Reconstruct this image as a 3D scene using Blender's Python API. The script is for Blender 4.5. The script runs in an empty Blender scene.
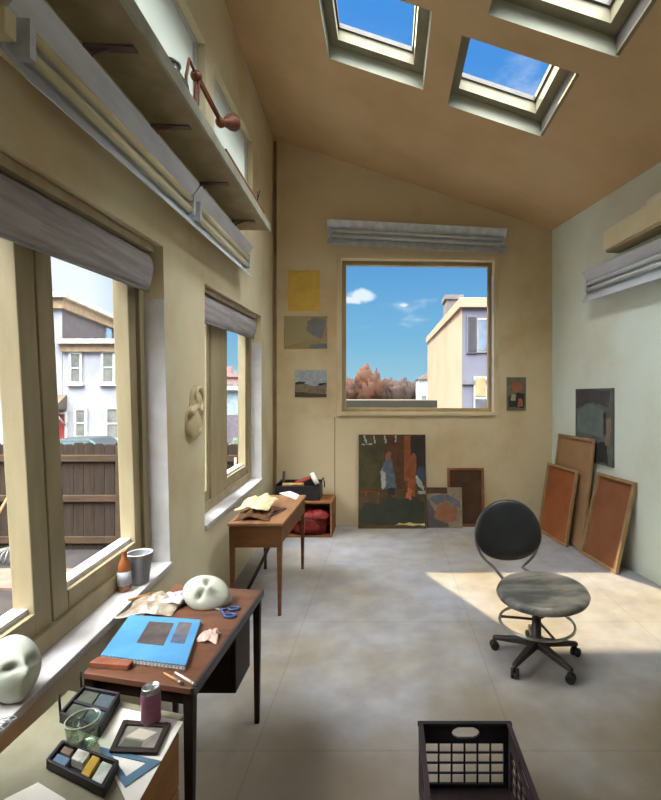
import bpy, bmesh, math, random
from mathutils import Vector, Matrix, noise
random.seed(7)
SC = bpy.context.scene
COL = SC.collection
F, CX, CY, H = 460.0, 388.0, 396.0, 1.65
PI = math.pi

# ------------------------------------------------------------------ measuring helpers (camera at (0,0,H) looking along +y)
def P(px, py, Y): return Vector(((px - CX) / F * Y, Y, H - (py - CY) / F * Y))
def Pz(px, py, z):
    Y = (H - z) * F / (py - CY)
    return Vector(((px - CX) / F * Y, Y, z))
LA, LB = -1.12, -0.06                                   # left wall: x = LA + LB*y
LN = Vector((1, -LB, 0)).normalized()
def Lw(y, z, off=0.0): return Vector((LA + LB * y, y, z)) + LN * off
RA, RB = 2.10 + .14 * 5.88, -0.14                       # right wall: x = RA + RB*y
RN = Vector((-1, RB, 0)).normalized()
def Rw(y, z, off=0.0): return Vector((RA + RB * y, y, z)) + RN * off
YB = 5.88                                               # back wall
YR = -2.0                                               # rear wall, behind the viewer
def ceil_z(x): return 4.463 - 0.331 * x

def s2l(c):
    c /= 255.0
    return c / 12.92 if c <= .04045 else ((c + .055) / 1.055) ** 2.4
def lin(rgb): return tuple(s2l(c) for c in rgb) + (1.0,)

# ------------------------------------------------------------------ materials
MATS = {}
def mat(name, rgb, rough=.7, alt=None, scale=4.0, stretch=(1, 1, 1), bump=.0, metal=0.0, spec=.3, detail=6, contrast=(.35, .68), amount=.12, third=None):
    if name in MATS: return MATS[name]
    m = bpy.data.materials.new(name); m.use_nodes = True
    nt = m.node_tree; N = nt.nodes; L = nt.links
    b = N['Principled BSDF']
    b.inputs['Roughness'].default_value = rough
    b.inputs['Metallic'].default_value = metal
    b.inputs['Specular IOR Level'].default_value = spec
    tc = N.new('ShaderNodeTexCoord'); mp = N.new('ShaderNodeMapping'); mp.inputs['Scale'].default_value = stretch
    nz = N.new('ShaderNodeTexNoise'); nz.inputs['Scale'].default_value = scale; nz.inputs['Detail'].default_value = detail
    nz.inputs['Roughness'].default_value = .6
    L.new(tc.outputs['Object'], mp.inputs['Vector']); L.new(mp.outputs['Vector'], nz.inputs['Vector'])
    cr = N.new('ShaderNodeValToRGB')
    if alt is None: alt = tuple(max(0, c * (1 - amount * 1.6)) for c in rgb)
    cr.color_ramp.elements[0].position = contrast[0]; cr.color_ramp.elements[1].position = contrast[1]
    cr.color_ramp.elements[0].color = lin(alt); cr.color_ramp.elements[1].color = lin(rgb)
    if third:
        e = cr.color_ramp.elements.new((contrast[0] + contrast[1]) / 2); e.color = lin(third)
    L.new(nz.outputs['Fac'], cr.inputs['Fac']); L.new(cr.outputs['Color'], b.inputs['Base Color'])
    if bump:
        bp = N.new('ShaderNodeBump'); bp.inputs['Strength'].default_value = bump; bp.inputs['Distance'].default_value = .01
        nb = N.new('ShaderNodeTexNoise'); nb.inputs['Scale'].default_value = scale * 6; nb.inputs['Detail'].default_value = 4
        L.new(mp.outputs['Vector'], nb.inputs['Vector'])
        L.new(nb.outputs['Fac'], bp.inputs['Height']); L.new(bp.outputs['Normal'], b.inputs['Normal'])
    MATS[name] = m
    return m
def glass(name, tint=(1, 1, 1), gloss=.05, rough=.02):
    m = bpy.data.materials.new(name); m.use_nodes = True
    nt = m.node_tree; N = nt.nodes; L = nt.links
    N.remove(N['Principled BSDF'])
    t = N.new('ShaderNodeBsdfTransparent'); t.inputs['Color'].default_value = tint + (1,)
    g = N.new('ShaderNodeBsdfGlossy'); g.inputs['Roughness'].default_value = rough
    mx = N.new('ShaderNodeMixShader'); mx.inputs['Fac'].default_value = gloss
    L.new(t.outputs[0], mx.inputs[1]); L.new(g.outputs[0], mx.inputs[2]); L.new(mx.outputs[0], N['Material Output'].inputs['Surface'])
    MATS[name] = m
    return m
def frosted(name, rgb):
    m = bpy.data.materials.new(name); m.use_nodes = True
    nt = m.node_tree; N = nt.nodes; L = nt.links
    N.remove(N['Principled BSDF'])
    t = N.new('ShaderNodeBsdfTranslucent'); t.inputs['Color'].default_value = lin(rgb)
    g = N.new('ShaderNodeBsdfDiffuse'); g.inputs['Color'].default_value = lin(rgb)
    mx = N.new('ShaderNodeMixShader'); mx.inputs['Fac'].default_value = .35
    L.new(t.outputs[0], mx.inputs[1]); L.new(g.outputs[0], mx.inputs[2]); L.new(mx.outputs[0], N['Material Output'].inputs['Surface'])
    MATS[name] = m
    return m

WALL = mat('wall_plaster', (216, 202, 170), .85, alt=(198, 180, 144), third=(206, 198, 168), scale=1.3, bump=.25, spec=.1, detail=9)
WALLB = mat('back_wall_plaster', (210, 190, 156), .85, alt=(192, 168, 130), third=(204, 188, 154), scale=1.1, bump=.25, spec=.1, detail=9)
WALLR = mat('right_wall_plaster', (224, 236, 232), .8, alt=(214, 214, 200), third=(220, 230, 222), scale=.8, bump=.25, spec=.12, detail=9)
CEIL = mat('ceiling_board', (206, 180, 146), .9, alt=(192, 164, 128), third=(202, 174, 138), scale=1.2, bump=.2, spec=.08, detail=9)
SHAFT = mat('shaft_paint', (176, 178, 162), .8, alt=(160, 162, 146), scale=3)
FRAME = mat('window_wood', (162, 149, 118), .6, alt=(140, 126, 96), scale=2.2, stretch=(3, 3, .6), detail=8, bump=.1)
SILL = mat('sill_paint', (206, 204, 208), .6, alt=(186, 180, 174), scale=5, detail=8)
GLASS = glass('pane_glass', (.97, .985, .99), .010)
FROST = frosted('frosted_glazing', (205, 210, 205))
ALU = mat('lamp_reflector', (206, 212, 220), .4, alt=(178, 184, 194), scale=2, stretch=(6, .6, 6), metal=.1, spec=.5)
TUBE = mat('lamp_tube', (226, 218, 182), .4, alt=(206, 196, 158), scale=3)
TUBEW = mat('lamp_tube_white', (214, 218, 220), .35, alt=(196, 202, 206), scale=3)
BLIND = mat('blind_fabric', (176, 172, 174), .85, alt=(144, 138, 138), scale=2, stretch=(10, .6, 14), detail=5, bump=.3)
WOOD = mat('table_wood', (124, 82, 48), .5, alt=(92, 58, 32), scale=3, stretch=(1, 6, 6), detail=7)
WOODTOP = mat('table_top_wood', (176, 132, 96), .5, alt=(148, 104, 72), scale=3, stretch=(6, 1, 6))
DARKWOOD = mat('dark_desk_wood', (92, 66, 52), .32, alt=(70, 50, 42), scale=2.5, stretch=(1.5, 5, 5), detail=8, third=(106, 68, 48))
DARK = mat('dark_brown_wood', (58, 44, 34), .6, alt=(40, 30, 24), scale=4)
TANWOOD = mat('pale_wood', (196, 156, 106), .6, alt=(164, 120, 74), scale=5, stretch=(3, 3, .7))
CABWOOD = mat('cabinet_wood', (172, 124, 74), .55, alt=(138, 94, 52), scale=3, stretch=(3, .6, 3), detail=7)
CABTOP = mat('cabinet_top_paint', (146, 142, 120), .5, alt=(122, 116, 92), scale=5, detail=8)
BLACK = mat('black_plastic', (40, 37, 38), .5, alt=(28, 25, 26), scale=6)
PLUM = mat('plum_plastic', (66, 52, 54), .55, alt=(52, 40, 42), scale=5)
CHARC = mat('charcoal_vinyl', (52, 54, 56), .42, alt=(38, 38, 40), scale=5, spec=.5)
SEATG = mat('worn_grey_vinyl', (160, 154, 142), .35, alt=(84, 86, 86), scale=2.6, contrast=(.40, .60), spec=.6, stretch=(1, 3, 1))
STEEL = mat('steel', (196, 196, 192), .3, metal=.9, amount=.1)
GREYMET = mat('grey_metal', (150, 150, 152), .45, metal=.4)
PLASTER = mat('plaster_cast', (184, 184, 170), .8, alt=(164, 166, 150), scale=6, bump=.2)
WHITE = mat('white_paper', (236, 232, 222), .8, alt=(222, 214, 202), scale=6)
CREAM = mat('cream_cloth', (232, 222, 180), .9, alt=(206, 190, 144), scale=9)
BROWNRAG = mat('brown_rag', (120, 84, 56), .9, alt=(84, 56, 38), scale=14)
RED = mat('red_nylon', (140, 40, 34), .6, alt=(100, 26, 24), scale=8)
ORANGE = mat('orange_canvas', (168, 100, 56), .7, alt=(142, 80, 44), scale=2.4, detail=8)
BROWNC = mat('brown_canvas', (150, 98, 66), .7, alt=(128, 80, 54), scale=2.4, detail=8)
TANC = mat('tan_canvas', (172, 136, 102), .7, alt=(152, 116, 82), scale=2.4, detail=8)

# floor: worn concrete slabs
def floor_mat():
    m = bpy.data.materials.new('worn_concrete'); m.use_nodes = True
    nt = m.node_tree; N = nt.nodes; L = nt.links; b = N['Principled BSDF']
    b.inputs['Roughness'].default_value = .5; b.inputs['Specular IOR Level'].default_value = .35
    tc = N.new('ShaderNodeTexCoord')
    n1 = N.new('ShaderNodeTexNoise'); n1.inputs['Scale'].default_value = .75; n1.inputs['Detail'].default_value = 8; n1.inputs['Roughness'].default_value = .62
    n2 = N.new('ShaderNodeTexNoise'); n2.inputs['Scale'].default_value = 5; n2.inputs['Detail'].default_value = 8
    L.new(tc.outputs['Object'], n1.inputs['Vector']); L.new(tc.outputs['Object'], n2.inputs['Vector'])
    c1 = N.new('ShaderNodeValToRGB')
    c1.color_ramp.elements[0].position = .38; c1.color_ramp.elements[1].position = .66
    c1.color_ramp.elements[0].color = lin((150, 141, 126)); c1.color_ramp.elements[1].color = lin((166, 168, 178))
    e = c1.color_ramp.elements.new(.5); e.color = lin((158, 155, 154))
    L.new(n1.outputs['Fac'], c1.inputs['Fac'])
    c2 = N.new('ShaderNodeValToRGB'); c2.color_ramp.elements[0].color = (.72, .72, .72, 1); c2.color_ramp.elements[1].color = (1.12, 1.12, 1.12, 1)
    c2.color_ramp.elements[0].position = .3; c2.color_ramp.elements[1].position = .7
    L.new(n2.outputs['Fac'], c2.inputs['Fac'])
    mx = N.new('ShaderNodeMix'); mx.data_type = 'RGBA'; mx.blend_type = 'MULTIPLY'; mx.inputs['Factor'].default_value = .7
    L.new(c1.outputs['Color'], mx.inputs['A']); L.new(c2.outputs['Color'], mx.inputs['B'])
    sx = N.new('ShaderNodeSeparateXYZ'); L.new(tc.outputs['Object'], sx.inputs[0])
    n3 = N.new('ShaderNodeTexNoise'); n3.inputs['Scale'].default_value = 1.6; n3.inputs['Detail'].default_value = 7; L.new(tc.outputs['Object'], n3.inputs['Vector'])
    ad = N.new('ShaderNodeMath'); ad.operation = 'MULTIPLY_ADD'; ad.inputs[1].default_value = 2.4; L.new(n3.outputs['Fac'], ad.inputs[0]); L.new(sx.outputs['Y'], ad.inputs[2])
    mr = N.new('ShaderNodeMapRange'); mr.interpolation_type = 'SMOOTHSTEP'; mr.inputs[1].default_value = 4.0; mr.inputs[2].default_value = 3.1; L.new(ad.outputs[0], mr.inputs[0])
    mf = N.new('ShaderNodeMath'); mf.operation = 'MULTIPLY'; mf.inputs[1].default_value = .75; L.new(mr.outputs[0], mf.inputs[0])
    md = N.new('ShaderNodeMix'); md.data_type = 'RGBA'; L.new(mf.outputs[0], md.inputs['Factor']); md.inputs['B'].default_value = lin((118, 102, 78))  # near floor painted browner and darker, in place of dimmer foreground light
    bk = N.new('ShaderNodeTexBrick'); bk.offset = 0; bk.inputs['Scale'].default_value = 1; bk.inputs['Brick Width'].default_value = 1.22; bk.inputs['Row Height'].default_value = 1.22
    bk.inputs['Mortar Size'].default_value = .006; bk.inputs['Color1'].default_value = bk.inputs['Color2'].default_value = (1, 1, 1, 1); bk.inputs['Mortar'].default_value = (.62, .58, .55, 1)
    mp = N.new('ShaderNodeMapping'); mp.inputs['Location'].default_value = (.62, .3, 0)
    L.new(tc.outputs['Object'], mp.inputs['Vector']); L.new(mp.outputs['Vector'], bk.inputs['Vector'])
    m2 = N.new('ShaderNodeMix'); m2.data_type = 'RGBA'; m2.blend_type = 'MULTIPLY'; m2.inputs['Factor'].default_value = .32
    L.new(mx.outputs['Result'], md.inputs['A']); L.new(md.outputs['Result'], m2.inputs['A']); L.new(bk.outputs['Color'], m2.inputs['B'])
    L.new(m2.outputs['Result'], b.inputs['Base Color'])
    bp = N.new('ShaderNodeBump'); bp.inputs['Strength'].default_value = .12; bp.inputs['Distance'].default_value = .01
    L.new(n2.outputs['Fac'], bp.inputs['Height']); L.new(bp.outputs['Normal'], b.inputs['Normal'])
    return m
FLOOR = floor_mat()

# ------------------------------------------------------------------ mesh builder
class MB:
    def __init__(s): s.v, s.f, s.m, s.sm, s.mi = [], [], [], [], 0
    def add(s, vs, fs, smooth=False):
        o = len(s.v); s.v += [Vector(p) for p in vs]
        for f in fs: s.f.append([i + o for i in f]); s.m.append(s.mi); s.sm.append(smooth)
        return s
    def use(s, i): s.mi = i; return s
    def hexa(s, a, b):
        return s.add(list(a) + list(b), [(3, 2, 1, 0), (4, 5, 6, 7), (0, 1, 5, 4), (1, 2, 6, 5), (2, 3, 7, 6), (3, 0, 4, 7)])
    def bx(s, x0, x1, y0, y1, z0, z1):
        return s.hexa([(x0, y0, z0), (x1, y0, z0), (x1, y1, z0), (x0, y1, z0)], [(x0, y0, z1), (x1, y0, z1), (x1, y1, z1), (x0, y1, z1)])
    def prism(s, poly, vec):
        n = len(poly); vec = Vector(vec); a = [Vector(p) for p in poly]
        return s.add(a + [p + vec for p in a], [tuple(range(n))[::-1], tuple(range(n, 2 * n))] + [(i, (i + 1) % n, n + (i + 1) % n, n + i) for i in range(n)])
    def poly(s, pts): return s.add(pts, [tuple(range(len(pts)))])
    def tube(s, pts, r, n=8, closed=False, smooth=True):
        pts = [Vector(p) for p in pts]; k = len(pts)
        rs = r if isinstance(r, (list, tuple)) else [r] * k
        vs = []; up = None
        for i, p in enumerate(pts):
            if closed: t = pts[(i + 1) % k] - pts[i - 1]
            else: t = pts[min(i + 1, k - 1)] - pts[max(i - 1, 0)]
            t.normalize()
            if up is None:
                up = Vector((0, 0, 1)) if abs(t.z) < .9 else Vector((1, 0, 0))
            a = t.cross(up); a.normalize(); up = a.cross(t); up.normalize()
            for j in range(n):
                q = 2 * PI * j / n
                vs.append(p + a * math.cos(q) * rs[i] + up * math.sin(q) * rs[i])
        fs = []
        for i in range(k if closed else k - 1):
            i2 = (i + 1) % k
            for j in range(n):
                j2 = (j + 1) % n
                fs.append((i * n + j, i * n + j2, i2 * n + j2, i2 * n + j))
        s.add(vs, fs, smooth)
        if not closed:
            s.add(vs[:n], [tuple(range(n))[::-1]]); s.add(vs[-n:], [tuple(range(n))])
        return s
    def lathe(s, prof, c=(0, 0, 0), n=24, rot=None, sx=1, sy=1, smooth=True):
        c = Vector(c); vs = []; fs = []
        for r, z in prof:
            for j in range(n):
                q = 2 * PI * j / n; p = Vector((r * math.cos(q) * sx, r * math.sin(q) * sy, z))
                if rot: p = rot @ p
                vs.append(c + p)
        for i in range(len(prof) - 1):
            for j in range(n): fs.append((i * n + j, i * n + (j + 1) % n, (i + 1) * n + (j + 1) % n, (i + 1) * n + j))
        fs.append(tuple(range(n))[::-1]); fs.append(tuple(range((len(prof) - 1) * n, len(prof) * n)))
        return s.add(vs, fs, smooth)
    def ell(s, c, r, n=16, rot=None, amp=0, freq=4, seed=0, flat=None):
        c = Vector(c); vs = []; fs = []; h = n // 2 + 1
        for i in range(h + 1):
            th = PI * i / h
            for j in range(n):
                q = 2 * PI * j / n
                d = Vector((math.sin(th) * math.cos(q), math.sin(th) * math.sin(q), math.cos(th)))
                k = 1 + (amp * noise.noise(d * freq + Vector((seed * 3.1, seed, 0))) if amp else 0)
                p = Vector((d.x * r[0], d.y * r[1], d.z * r[2])) * k
                if flat is not None: p.z = max(p.z, flat)
                if rot: p = rot @ p
                vs.append(c + p)
        for i in range(h):
            for j in range(n): fs.append((i * n + j, (i + 1) * n + j, (i + 1) * n + (j + 1) % n, i * n + (j + 1) % n))
        return s.add(vs, fs, True)
    def grid(s, nx, ny, fn, thick=.002, smooth=True):
        a = [Vector(fn(i / nx, j / ny)) for j in range(ny + 1) for i in range(nx + 1)]
        b = [p - Vector((0, 0, thick)) for p in a]; o = len(a); w = nx + 1; fs = []
        for j in range(ny):
            for i in range(nx):
                k = j * w + i
                fs.append((k, k + 1, k + w + 1, k + w)); fs.append((o + k + w, o + k + w + 1, o + k + 1, o + k))
        for i in range(nx):
            fs.append((i + 1, i, o + i, o + i + 1)); k = ny * w + i; fs.append((k, k + 1, o + k + 1, o + k))
        for j in range(ny):
            k = j * w; fs.append((k, k + w, o + k + w, o + k)); k = j * w + nx; fs.append((k + w, k, o + k, o + k + w))
        return s.add(a + b, fs, smooth)
    def build(s, name, mats, parent=None, bevel=0, loc=None, sub=0):
        """vertices in world space; become local to the parent (or to loc)."""
        me = bpy.data.meshes.new(name)
        org = Matrix.Identity(4)
        if parent is not None: org = world(parent)
        elif loc is not None: org = Matrix.Translation(Vector(loc))
        inv = org.inverted()
        me.from_pydata([tuple(inv @ p) for p in s.v], [], s.f)
        if not isinstance(mats, (list, tuple)): mats = [mats]
        for m in mats: me.materials.append(m)
        for i, p in enumerate(me.polygons): p.material_index = s.m[i]; p.use_smooth = s.sm[i]
        bm = bmesh.new(); bm.from_mesh(me)
        bmesh.ops.remove_doubles(bm, verts=bm.verts, dist=1e-6)
        bmesh.ops.recalc_face_normals(bm, faces=bm.faces); bm.to_mesh(me); bm.free()
        o = bpy.data.objects.new(name, me); COL.objects.link(o)
        if parent is not None: o.parent = parent
        elif loc is not None: o.location = loc
        if bevel:
            bv = o.modifiers.new('bevel', 'BEVEL'); bv.width = bevel; bv.segments = 2; bv.limit_method = 'ANGLE'
        if sub:
            sb = o.modifiers.new('sub', 'SUBSURF'); sb.levels = sub; sb.render_levels = sub
        return o
def world(o):
    m = Matrix.Translation(o.location) @ o.rotation_euler.to_matrix().to_4x4()
    return world(o.parent) @ m if o.parent else m
def tag(o, label, cat, group=None):
    o['label'] = label; o['category'] = cat
    if group: o['group'] = group
    return o
def thing(name, label, cat, loc=(0, 0, 0), rz=0, group=None):
    o = bpy.data.objects.new(name, None); COL.objects.link(o); o.empty_display_size = .05
    o.location = loc; o.rotation_euler = (0, 0, rz)
    return tag(o, label, cat, group)
def struct(o): o['kind'] = 'structure'; return o
def sempty(name, loc):
    o = bpy.data.objects.new(name, None); COL.objects.link(o); o.location = loc; o.empty_display_size = .05
    return struct(o)

def slab(name, outer, holes, front, back, mats, side_mi=0):
    bm = bmesh.new(); loops = [outer] + holes; data = []; edges = []
    for lp in loops:
        vs = [bm.verts.new(front(*p)) for p in lp]; data.append((vs, lp))
        edges += [bm.edges.new((vs[i], vs[(i + 1) % len(vs)])) for i in range(len(vs))]
    r = bmesh.ops.triangle_fill(bm, use_beauty=True, use_dissolve=False, edges=edges)
    tris = [g for g in r['geom'] if isinstance(g, bmesh.types.BMFace)]
    mp = {}
    for vs, lp in data:
        for v, p in zip(vs, lp): mp[v] = bm.verts.new(back(*p))
    for f in tris: bm.faces.new([mp[v] for v in reversed(f.verts)])
    for k, (vs, lp) in enumerate(data):
        n = len(vs)
        for i in range(n):
            a, b = vs[i], vs[(i + 1) % n]
            f = bm.faces.new((a, b, mp[b], mp[a]))
            if k: f.material_index = side_mi
    bmesh.ops.recalc_face_normals(bm, faces=bm.faces)
    me = bpy.data.meshes.new(name); bm.to_mesh(me); bm.free()
    for m in (mats if isinstance(mats, list) else [mats]): me.materials.append(m)
    o = bpy.data.objects.new(name, me); COL.objects.link(o)
    return struct(o)

# ================================================================== THE ROOM
TH = .25
# openings on the left wall as (y,z) quads: near-bottom, far-bottom, far-top, near-top
BIG = [(1.0, .618), (2.71, .672), (2.61, 2.50), (1.0, 2.41)]
SMALL = [(3.31, .715), (5.2, .715), (5.2, 2.55), (3.31, 2.46)]
CLE1 = [(.7, 3.42), (3.33, 3.48), (3.33, 4.20), (.7, 4.05)]
CLE2 = [(3.52, 3.48), (4.78, 3.50), (4.78, 4.30), (3.52, 4.20)]
zt_l = lambda y: ceil_z(LA + LB * y) + .3
slab('wall_left', [(YR - .25, -.12), (YB + .25, -.12), (YB + .25, zt_l(YB)), (YR - .25, zt_l(YR))], [BIG, SMALL, CLE1, CLE2],
     lambda y, z: Lw(y, z), lambda y, z: Lw(y, z, -TH), WALL)
xl, xr = LA + LB * YB, RA + RB * YB
WB = [(-.60, 1.445), (1.355, 1.445), (1.355, 3.385), (-.60, 3.41)]
BT = .22
slab('wall_back', [(xl, -.12), (xr, -.12), (xr, ceil_z(xr) + .15), (xl, ceil_z(xl) + .15)], [WB],
     lambda x, z: Vector((x, YB, z)), lambda x, z: Vector((x, YB + BT, z)), WALLB)
slab('wall_right', [(YR - .25, -.12), (YB + .25, -.12), (YB + .25, ceil_z(Rw(YB, 0).x) + .1), (YR - .25, ceil_z(Rw(YR, 0).x) + .1)], [],
     lambda y, z: Rw(y, z), lambda y, z: Rw(y, z, -TH), WALLR)
xl2, xr2 = LA + LB * YR, RA + RB * YR
slab('wall_rear', [(xl2, -.12), (xr2, -.12), (xr2, ceil_z(xr2) + .15), (xl2, ceil_z(xl2) + .15)],
     [[(1.5, .06), (2.5, .06), (2.5, 2.3), (1.5, 2.3)]],
     lambda x, z: Vector((x, YR, z)), lambda x, z: Vector((x, YR - .2, z)), WALL)
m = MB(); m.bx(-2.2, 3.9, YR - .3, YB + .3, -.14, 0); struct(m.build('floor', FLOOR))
# baseboard strip at the foot of the left and back walls
m = MB(); m.bx(xl + .01, xr - .01, YB - .012, YB - .001, .0, .05); struct(m.build('baseboard_back', WALLB))

m = MB(); m.bx(xl + .015, xl + .05, YB - .02, YB - .001, .06, 4.9); struct(m.build('trim_2', mat('corner_batten', (150, 124, 88), .8, alt=(126, 100, 68), scale=4)))
m = MB(); m.bx(-.685, -.675, YB - .004, YB - .0005, .06, 1.38); struct(m.build('trim_3', MATS['corner_batten']))
SKY = [[(-.52, 3.24), (.31, 3.24), (.31, 4.07), (-.52, 4.07)], [(.54, 3.36), (1.40, 3.36), (1.40, 4.17), (.54, 4.17)],
       [(.68, 2.28), (1.56, 2.28), (1.56, 3.12), (.68, 3.12)], [(-.52, 2.10), (.31, 2.10), (.31, 2.96), (-.52, 2.96)]]  # last skylight is out of view, added for its light
CT = .24
slab('ceiling', [(-1.9, YR - .25), (3.9, YR - .25), (3.9, YB + .25), (-1.9, YB + .25)], SKY,
     lambda x, y: Vector((x, y, ceil_z(x))), lambda x, y: Vector((x, y, ceil_z(x) + CT)), [CEIL, SHAFT], 1)
SKYFR = mat('skylight_frame', (140, 134, 112), .6, alt=(124, 118, 96), scale=4)
SKYDK = mat('skylight_sash', (104, 100, 96), .6)
def member(mb, q, s0, s1, t0, t1, f0, f1, pt):
    """a bar inside quad q between fractions s,t and two depths"""
    def bl(s, t):
        a = [q[0][k] * (1 - s) + q[1][k] * s for k in (0, 1)]; b = [q[3][k] * (1 - s) + q[2][k] * s for k in (0, 1)]
        return [a[k] * (1 - t) + b[k] * t for k in (0, 1)]
    c = [bl(s0, t0), bl(s1, t0), bl(s1, t1), bl(s0, t1)]
    mb.hexa([pt(*p, f0) for p in c], [pt(*p, f1) for p in c])
cp = lambda x, y, f: Vector((x, y, ceil_z(x) + f))
for i, q in enumerate(SKY):
    t = sempty('window_%d' % (6 + i), cp(q[0][0], q[0][1], CT))
    fm = MB(); w = .105
    member(fm, q, 0, w, 0, 1, .13, CT + .02, cp); member(fm, q, 1 - w, 1, 0, 1, .13, CT + .02, cp)
    member(fm, q, w, 1 - w, 0, w, .13, CT + .02, cp); member(fm, q, w, 1 - w, 1 - w, 1, .13, CT + .02, cp)
    fm.build('frame', SKYFR, t)
    dm = MB(); w2 = w + .018; a, b = CT - .01, CT + .03
    member(dm, q, w, w2, w, 1 - w, a, b, cp); member(dm, q, 1 - w2, 1 - w, w, 1 - w, a, b, cp)
    member(dm, q, w2, 1 - w2, w, w2, a, b, cp); member(dm, q, w2, 1 - w2, 1 - w2, 1 - w, a, b, cp)
    dm.build('sash', SKYDK, t)
    gm = MB(); member(gm, q, w2, 1 - w2, w2, 1 - w2, CT + .008, CT + .012, cp); gm.build('pane', GLASS, t)
    if i in (1, 2):
        pm = MB(); member(pm, q, .975, .999, .02, .98, .012, .129, cp); pm.build('side_panel', SKYDK, t)
        pm = MB(); member(pm, q, .972, .999, .02, .98, -.004, .011, cp); pm.build('side_trim', SKYFR, t)

# ---- left windows
lp = lambda y, z, f: Lw(y, z, f)
def fy(q, y): return (y - q[0][0]) / (q[1][0] - q[0][0])
t = sempty('window_1', Lw(1.5, .64, -.1))
q = BIG
fm = MB()
member(fm, q, 0, fy(q, 1.1), 0, 1, -.22, -.12, lp); member(fm, q, fy(q, 2.645), 1, 0, 1, -.22, -.11, lp)
member(fm, q, fy(q, 1.1), fy(q, 2.645), 0, .045, -.22, -.11, lp); member(fm, q, fy(q, 1.1), fy(q, 2.645), .92, 1, -.22, -.11, lp)
fm.build('frame', FRAME, t, bevel=.004)
def sash(q, y0, y1, lean0, lean1, par, w0, w1, zb=.045, zt=.92):
    sm = MB()
    def yy(y, z, f): return Lw(y, z, f)
    Z = lambda y, tt: (q[0][1] + (q[1][1] - q[0][1]) * fy(q, y)) * (1 - tt) + (q[3][1] + (q[2][1] - q[3][1]) * fy(q, y)) * tt
    def stile(ya0, ya1, yb0, yb1, f0, f1):
        sm.hexa([Lw(ya0, Z(ya0, zb), f0), Lw(ya1, Z(ya1, zb), f0), Lw(yb1, Z(yb1, zt), f0), Lw(yb0, Z(yb0, zt), f0)],
                [Lw(ya0, Z(ya0, zb), f1), Lw(ya1, Z(ya1, zb), f1), Lw(yb1, Z(yb1, zt), f1), Lw(yb0, Z(yb0, zt), f1)])
    stile(y0 + lean0, y0 + w0 + lean0, y0 - lean0, y0 + w0 - lean0, -.21, -.13)
    stile(y1 - w1 + lean1, y1 + lean1, y1 - w1 - lean1, y1 - lean1, -.21, -.13)
    a0, a1 = y0 + w0, y1 - w1
    sm.hexa([Lw(a0 + lean0, Z(a0, zb), -.21), Lw(a1 + lean1, Z(a1, zb), -.21), Lw(a1 + lean1, Z(a1, zb + .05), -.21), Lw(a0 + lean0, Z(a0, zb + .05), -.21)],
            [Lw(a0 + lean0, Z(a0, zb), -.13), Lw(a1 + lean1, Z(a1, zb), -.13), Lw(a1 + lean1, Z(a1, zb + .05), -.13), Lw(a0 + lean0, Z(a0, zb + .05), -.13)])
    o = sm.build('sash', FRAME, par, bevel=.004)
    bead = MB(); bead.hexa([Lw(a0 + lean0, Z(a0, zb + .05), -.215), Lw(a1 + lean1, Z(a1, zb + .05), -.215), Lw(a1 + lean1, Z(a1, zb + .062), -.215), Lw(a0 + lean0, Z(a0, zb + .062), -.215)],
                           [Lw(a0 + lean0, Z(a0, zb + .05), -.155), Lw(a1 + lean1, Z(a1, zb + .05), -.155), Lw(a1 + lean1, Z(a1, zb + .062), -.155), Lw(a0 + lean0, Z(a0, zb + .062), -.155)])
    bead.build('glazing_bead', SILL, o)
    g = MB(); g.hexa([Lw(a0 - .02, Z(a0, zb + .03), -.182), Lw(a1 + .02, Z(a1, zb + .03), -.182), Lw(a1 + .02, Z(a1, zt), -.182), Lw(a0 - .02, Z(a0, zt), -.182)],
                     [Lw(a0 - .02, Z(a0, zb + .03), -.178), Lw(a1 + .02, Z(a1, zb + .03), -.178), Lw(a1 + .02, Z(a1, zt), -.178), Lw(a0 - .02, Z(a0, zt), -.178)])
    g.build('pane', GLASS, o)
    return o
sash(BIG, 1.11, 1.815, 0, .06, t, .1, .095)
sash(BIG, 1.825, 2.60, .06, .05, t, .095, .08)
def sill(q, par, f0=-.115, f1=.015, th=.035):
    sm = MB(); a, b = q[0], q[1]
    sm.hexa([Lw(a[0], a[1] - th + .004, f0), Lw(b[0], b[1] - th + .004, f0), Lw(b[0], b[1] - th + .004, f1), Lw(a[0], a[1] - th + .004, f1)],
            [Lw(a[0], a[1] + .004, f0), Lw(b[0], b[1] + .004, f0), Lw(b[0], b[1] + .004, f1), Lw(a[0], a[1] + .004, f1)])
    sm.build('sill', SILL, par, bevel=.004)
def jamb(q, par):
    jm = MB(); y = q[1][0]; yt = y + (q[2][0] - y) * .85
    jm.hexa([Lw(y, q[1][1], -.11), Lw(y - .008, q[1][1], -.11), Lw(y - .008, q[1][1], .002), Lw(y, q[1][1], .002)],
            [Lw(yt, q[2][1] - .3, -.11), Lw(yt - .008, q[2][1] - .3, -.11), Lw(yt - .008, q[2][1] - .3, .002), Lw(yt, q[2][1] - .3, .002)])
    jm.build('jamb', SILL, par)
sill(BIG, t); jamb(BIG, t)
t = sempty('window_2', Lw(4.2, .71, -.1)); q = SMALL
fm = MB()
member(fm, q, 0, fy(q, 3.42), 0, 1, -.22, -.12, lp); member(fm, q, fy(q, 5.1), 1, 0, 1, -.22, -.11, lp); member(fm, q, fy(q, 3.83), fy(q, 4.22), .045, .92, -.22, -.12, lp)
member(fm, q, fy(q, 3.42), fy(q, 5.1), 0, .045, -.22, -.11, lp); member(fm, q, fy(q, 3.42), fy(q, 5.1), .92, 1, -.22, -.11, lp)
fm.build('frame', FRAME, t, bevel=.004)
sash(SMALL, 3.42, 3.82, 0, 0, t, .07, .07)
sash(SMALL, 4.23, 5.1, 0, 0, t, .09, .09)
sill(SMALL, t); jamb(SMALL, t)
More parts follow.
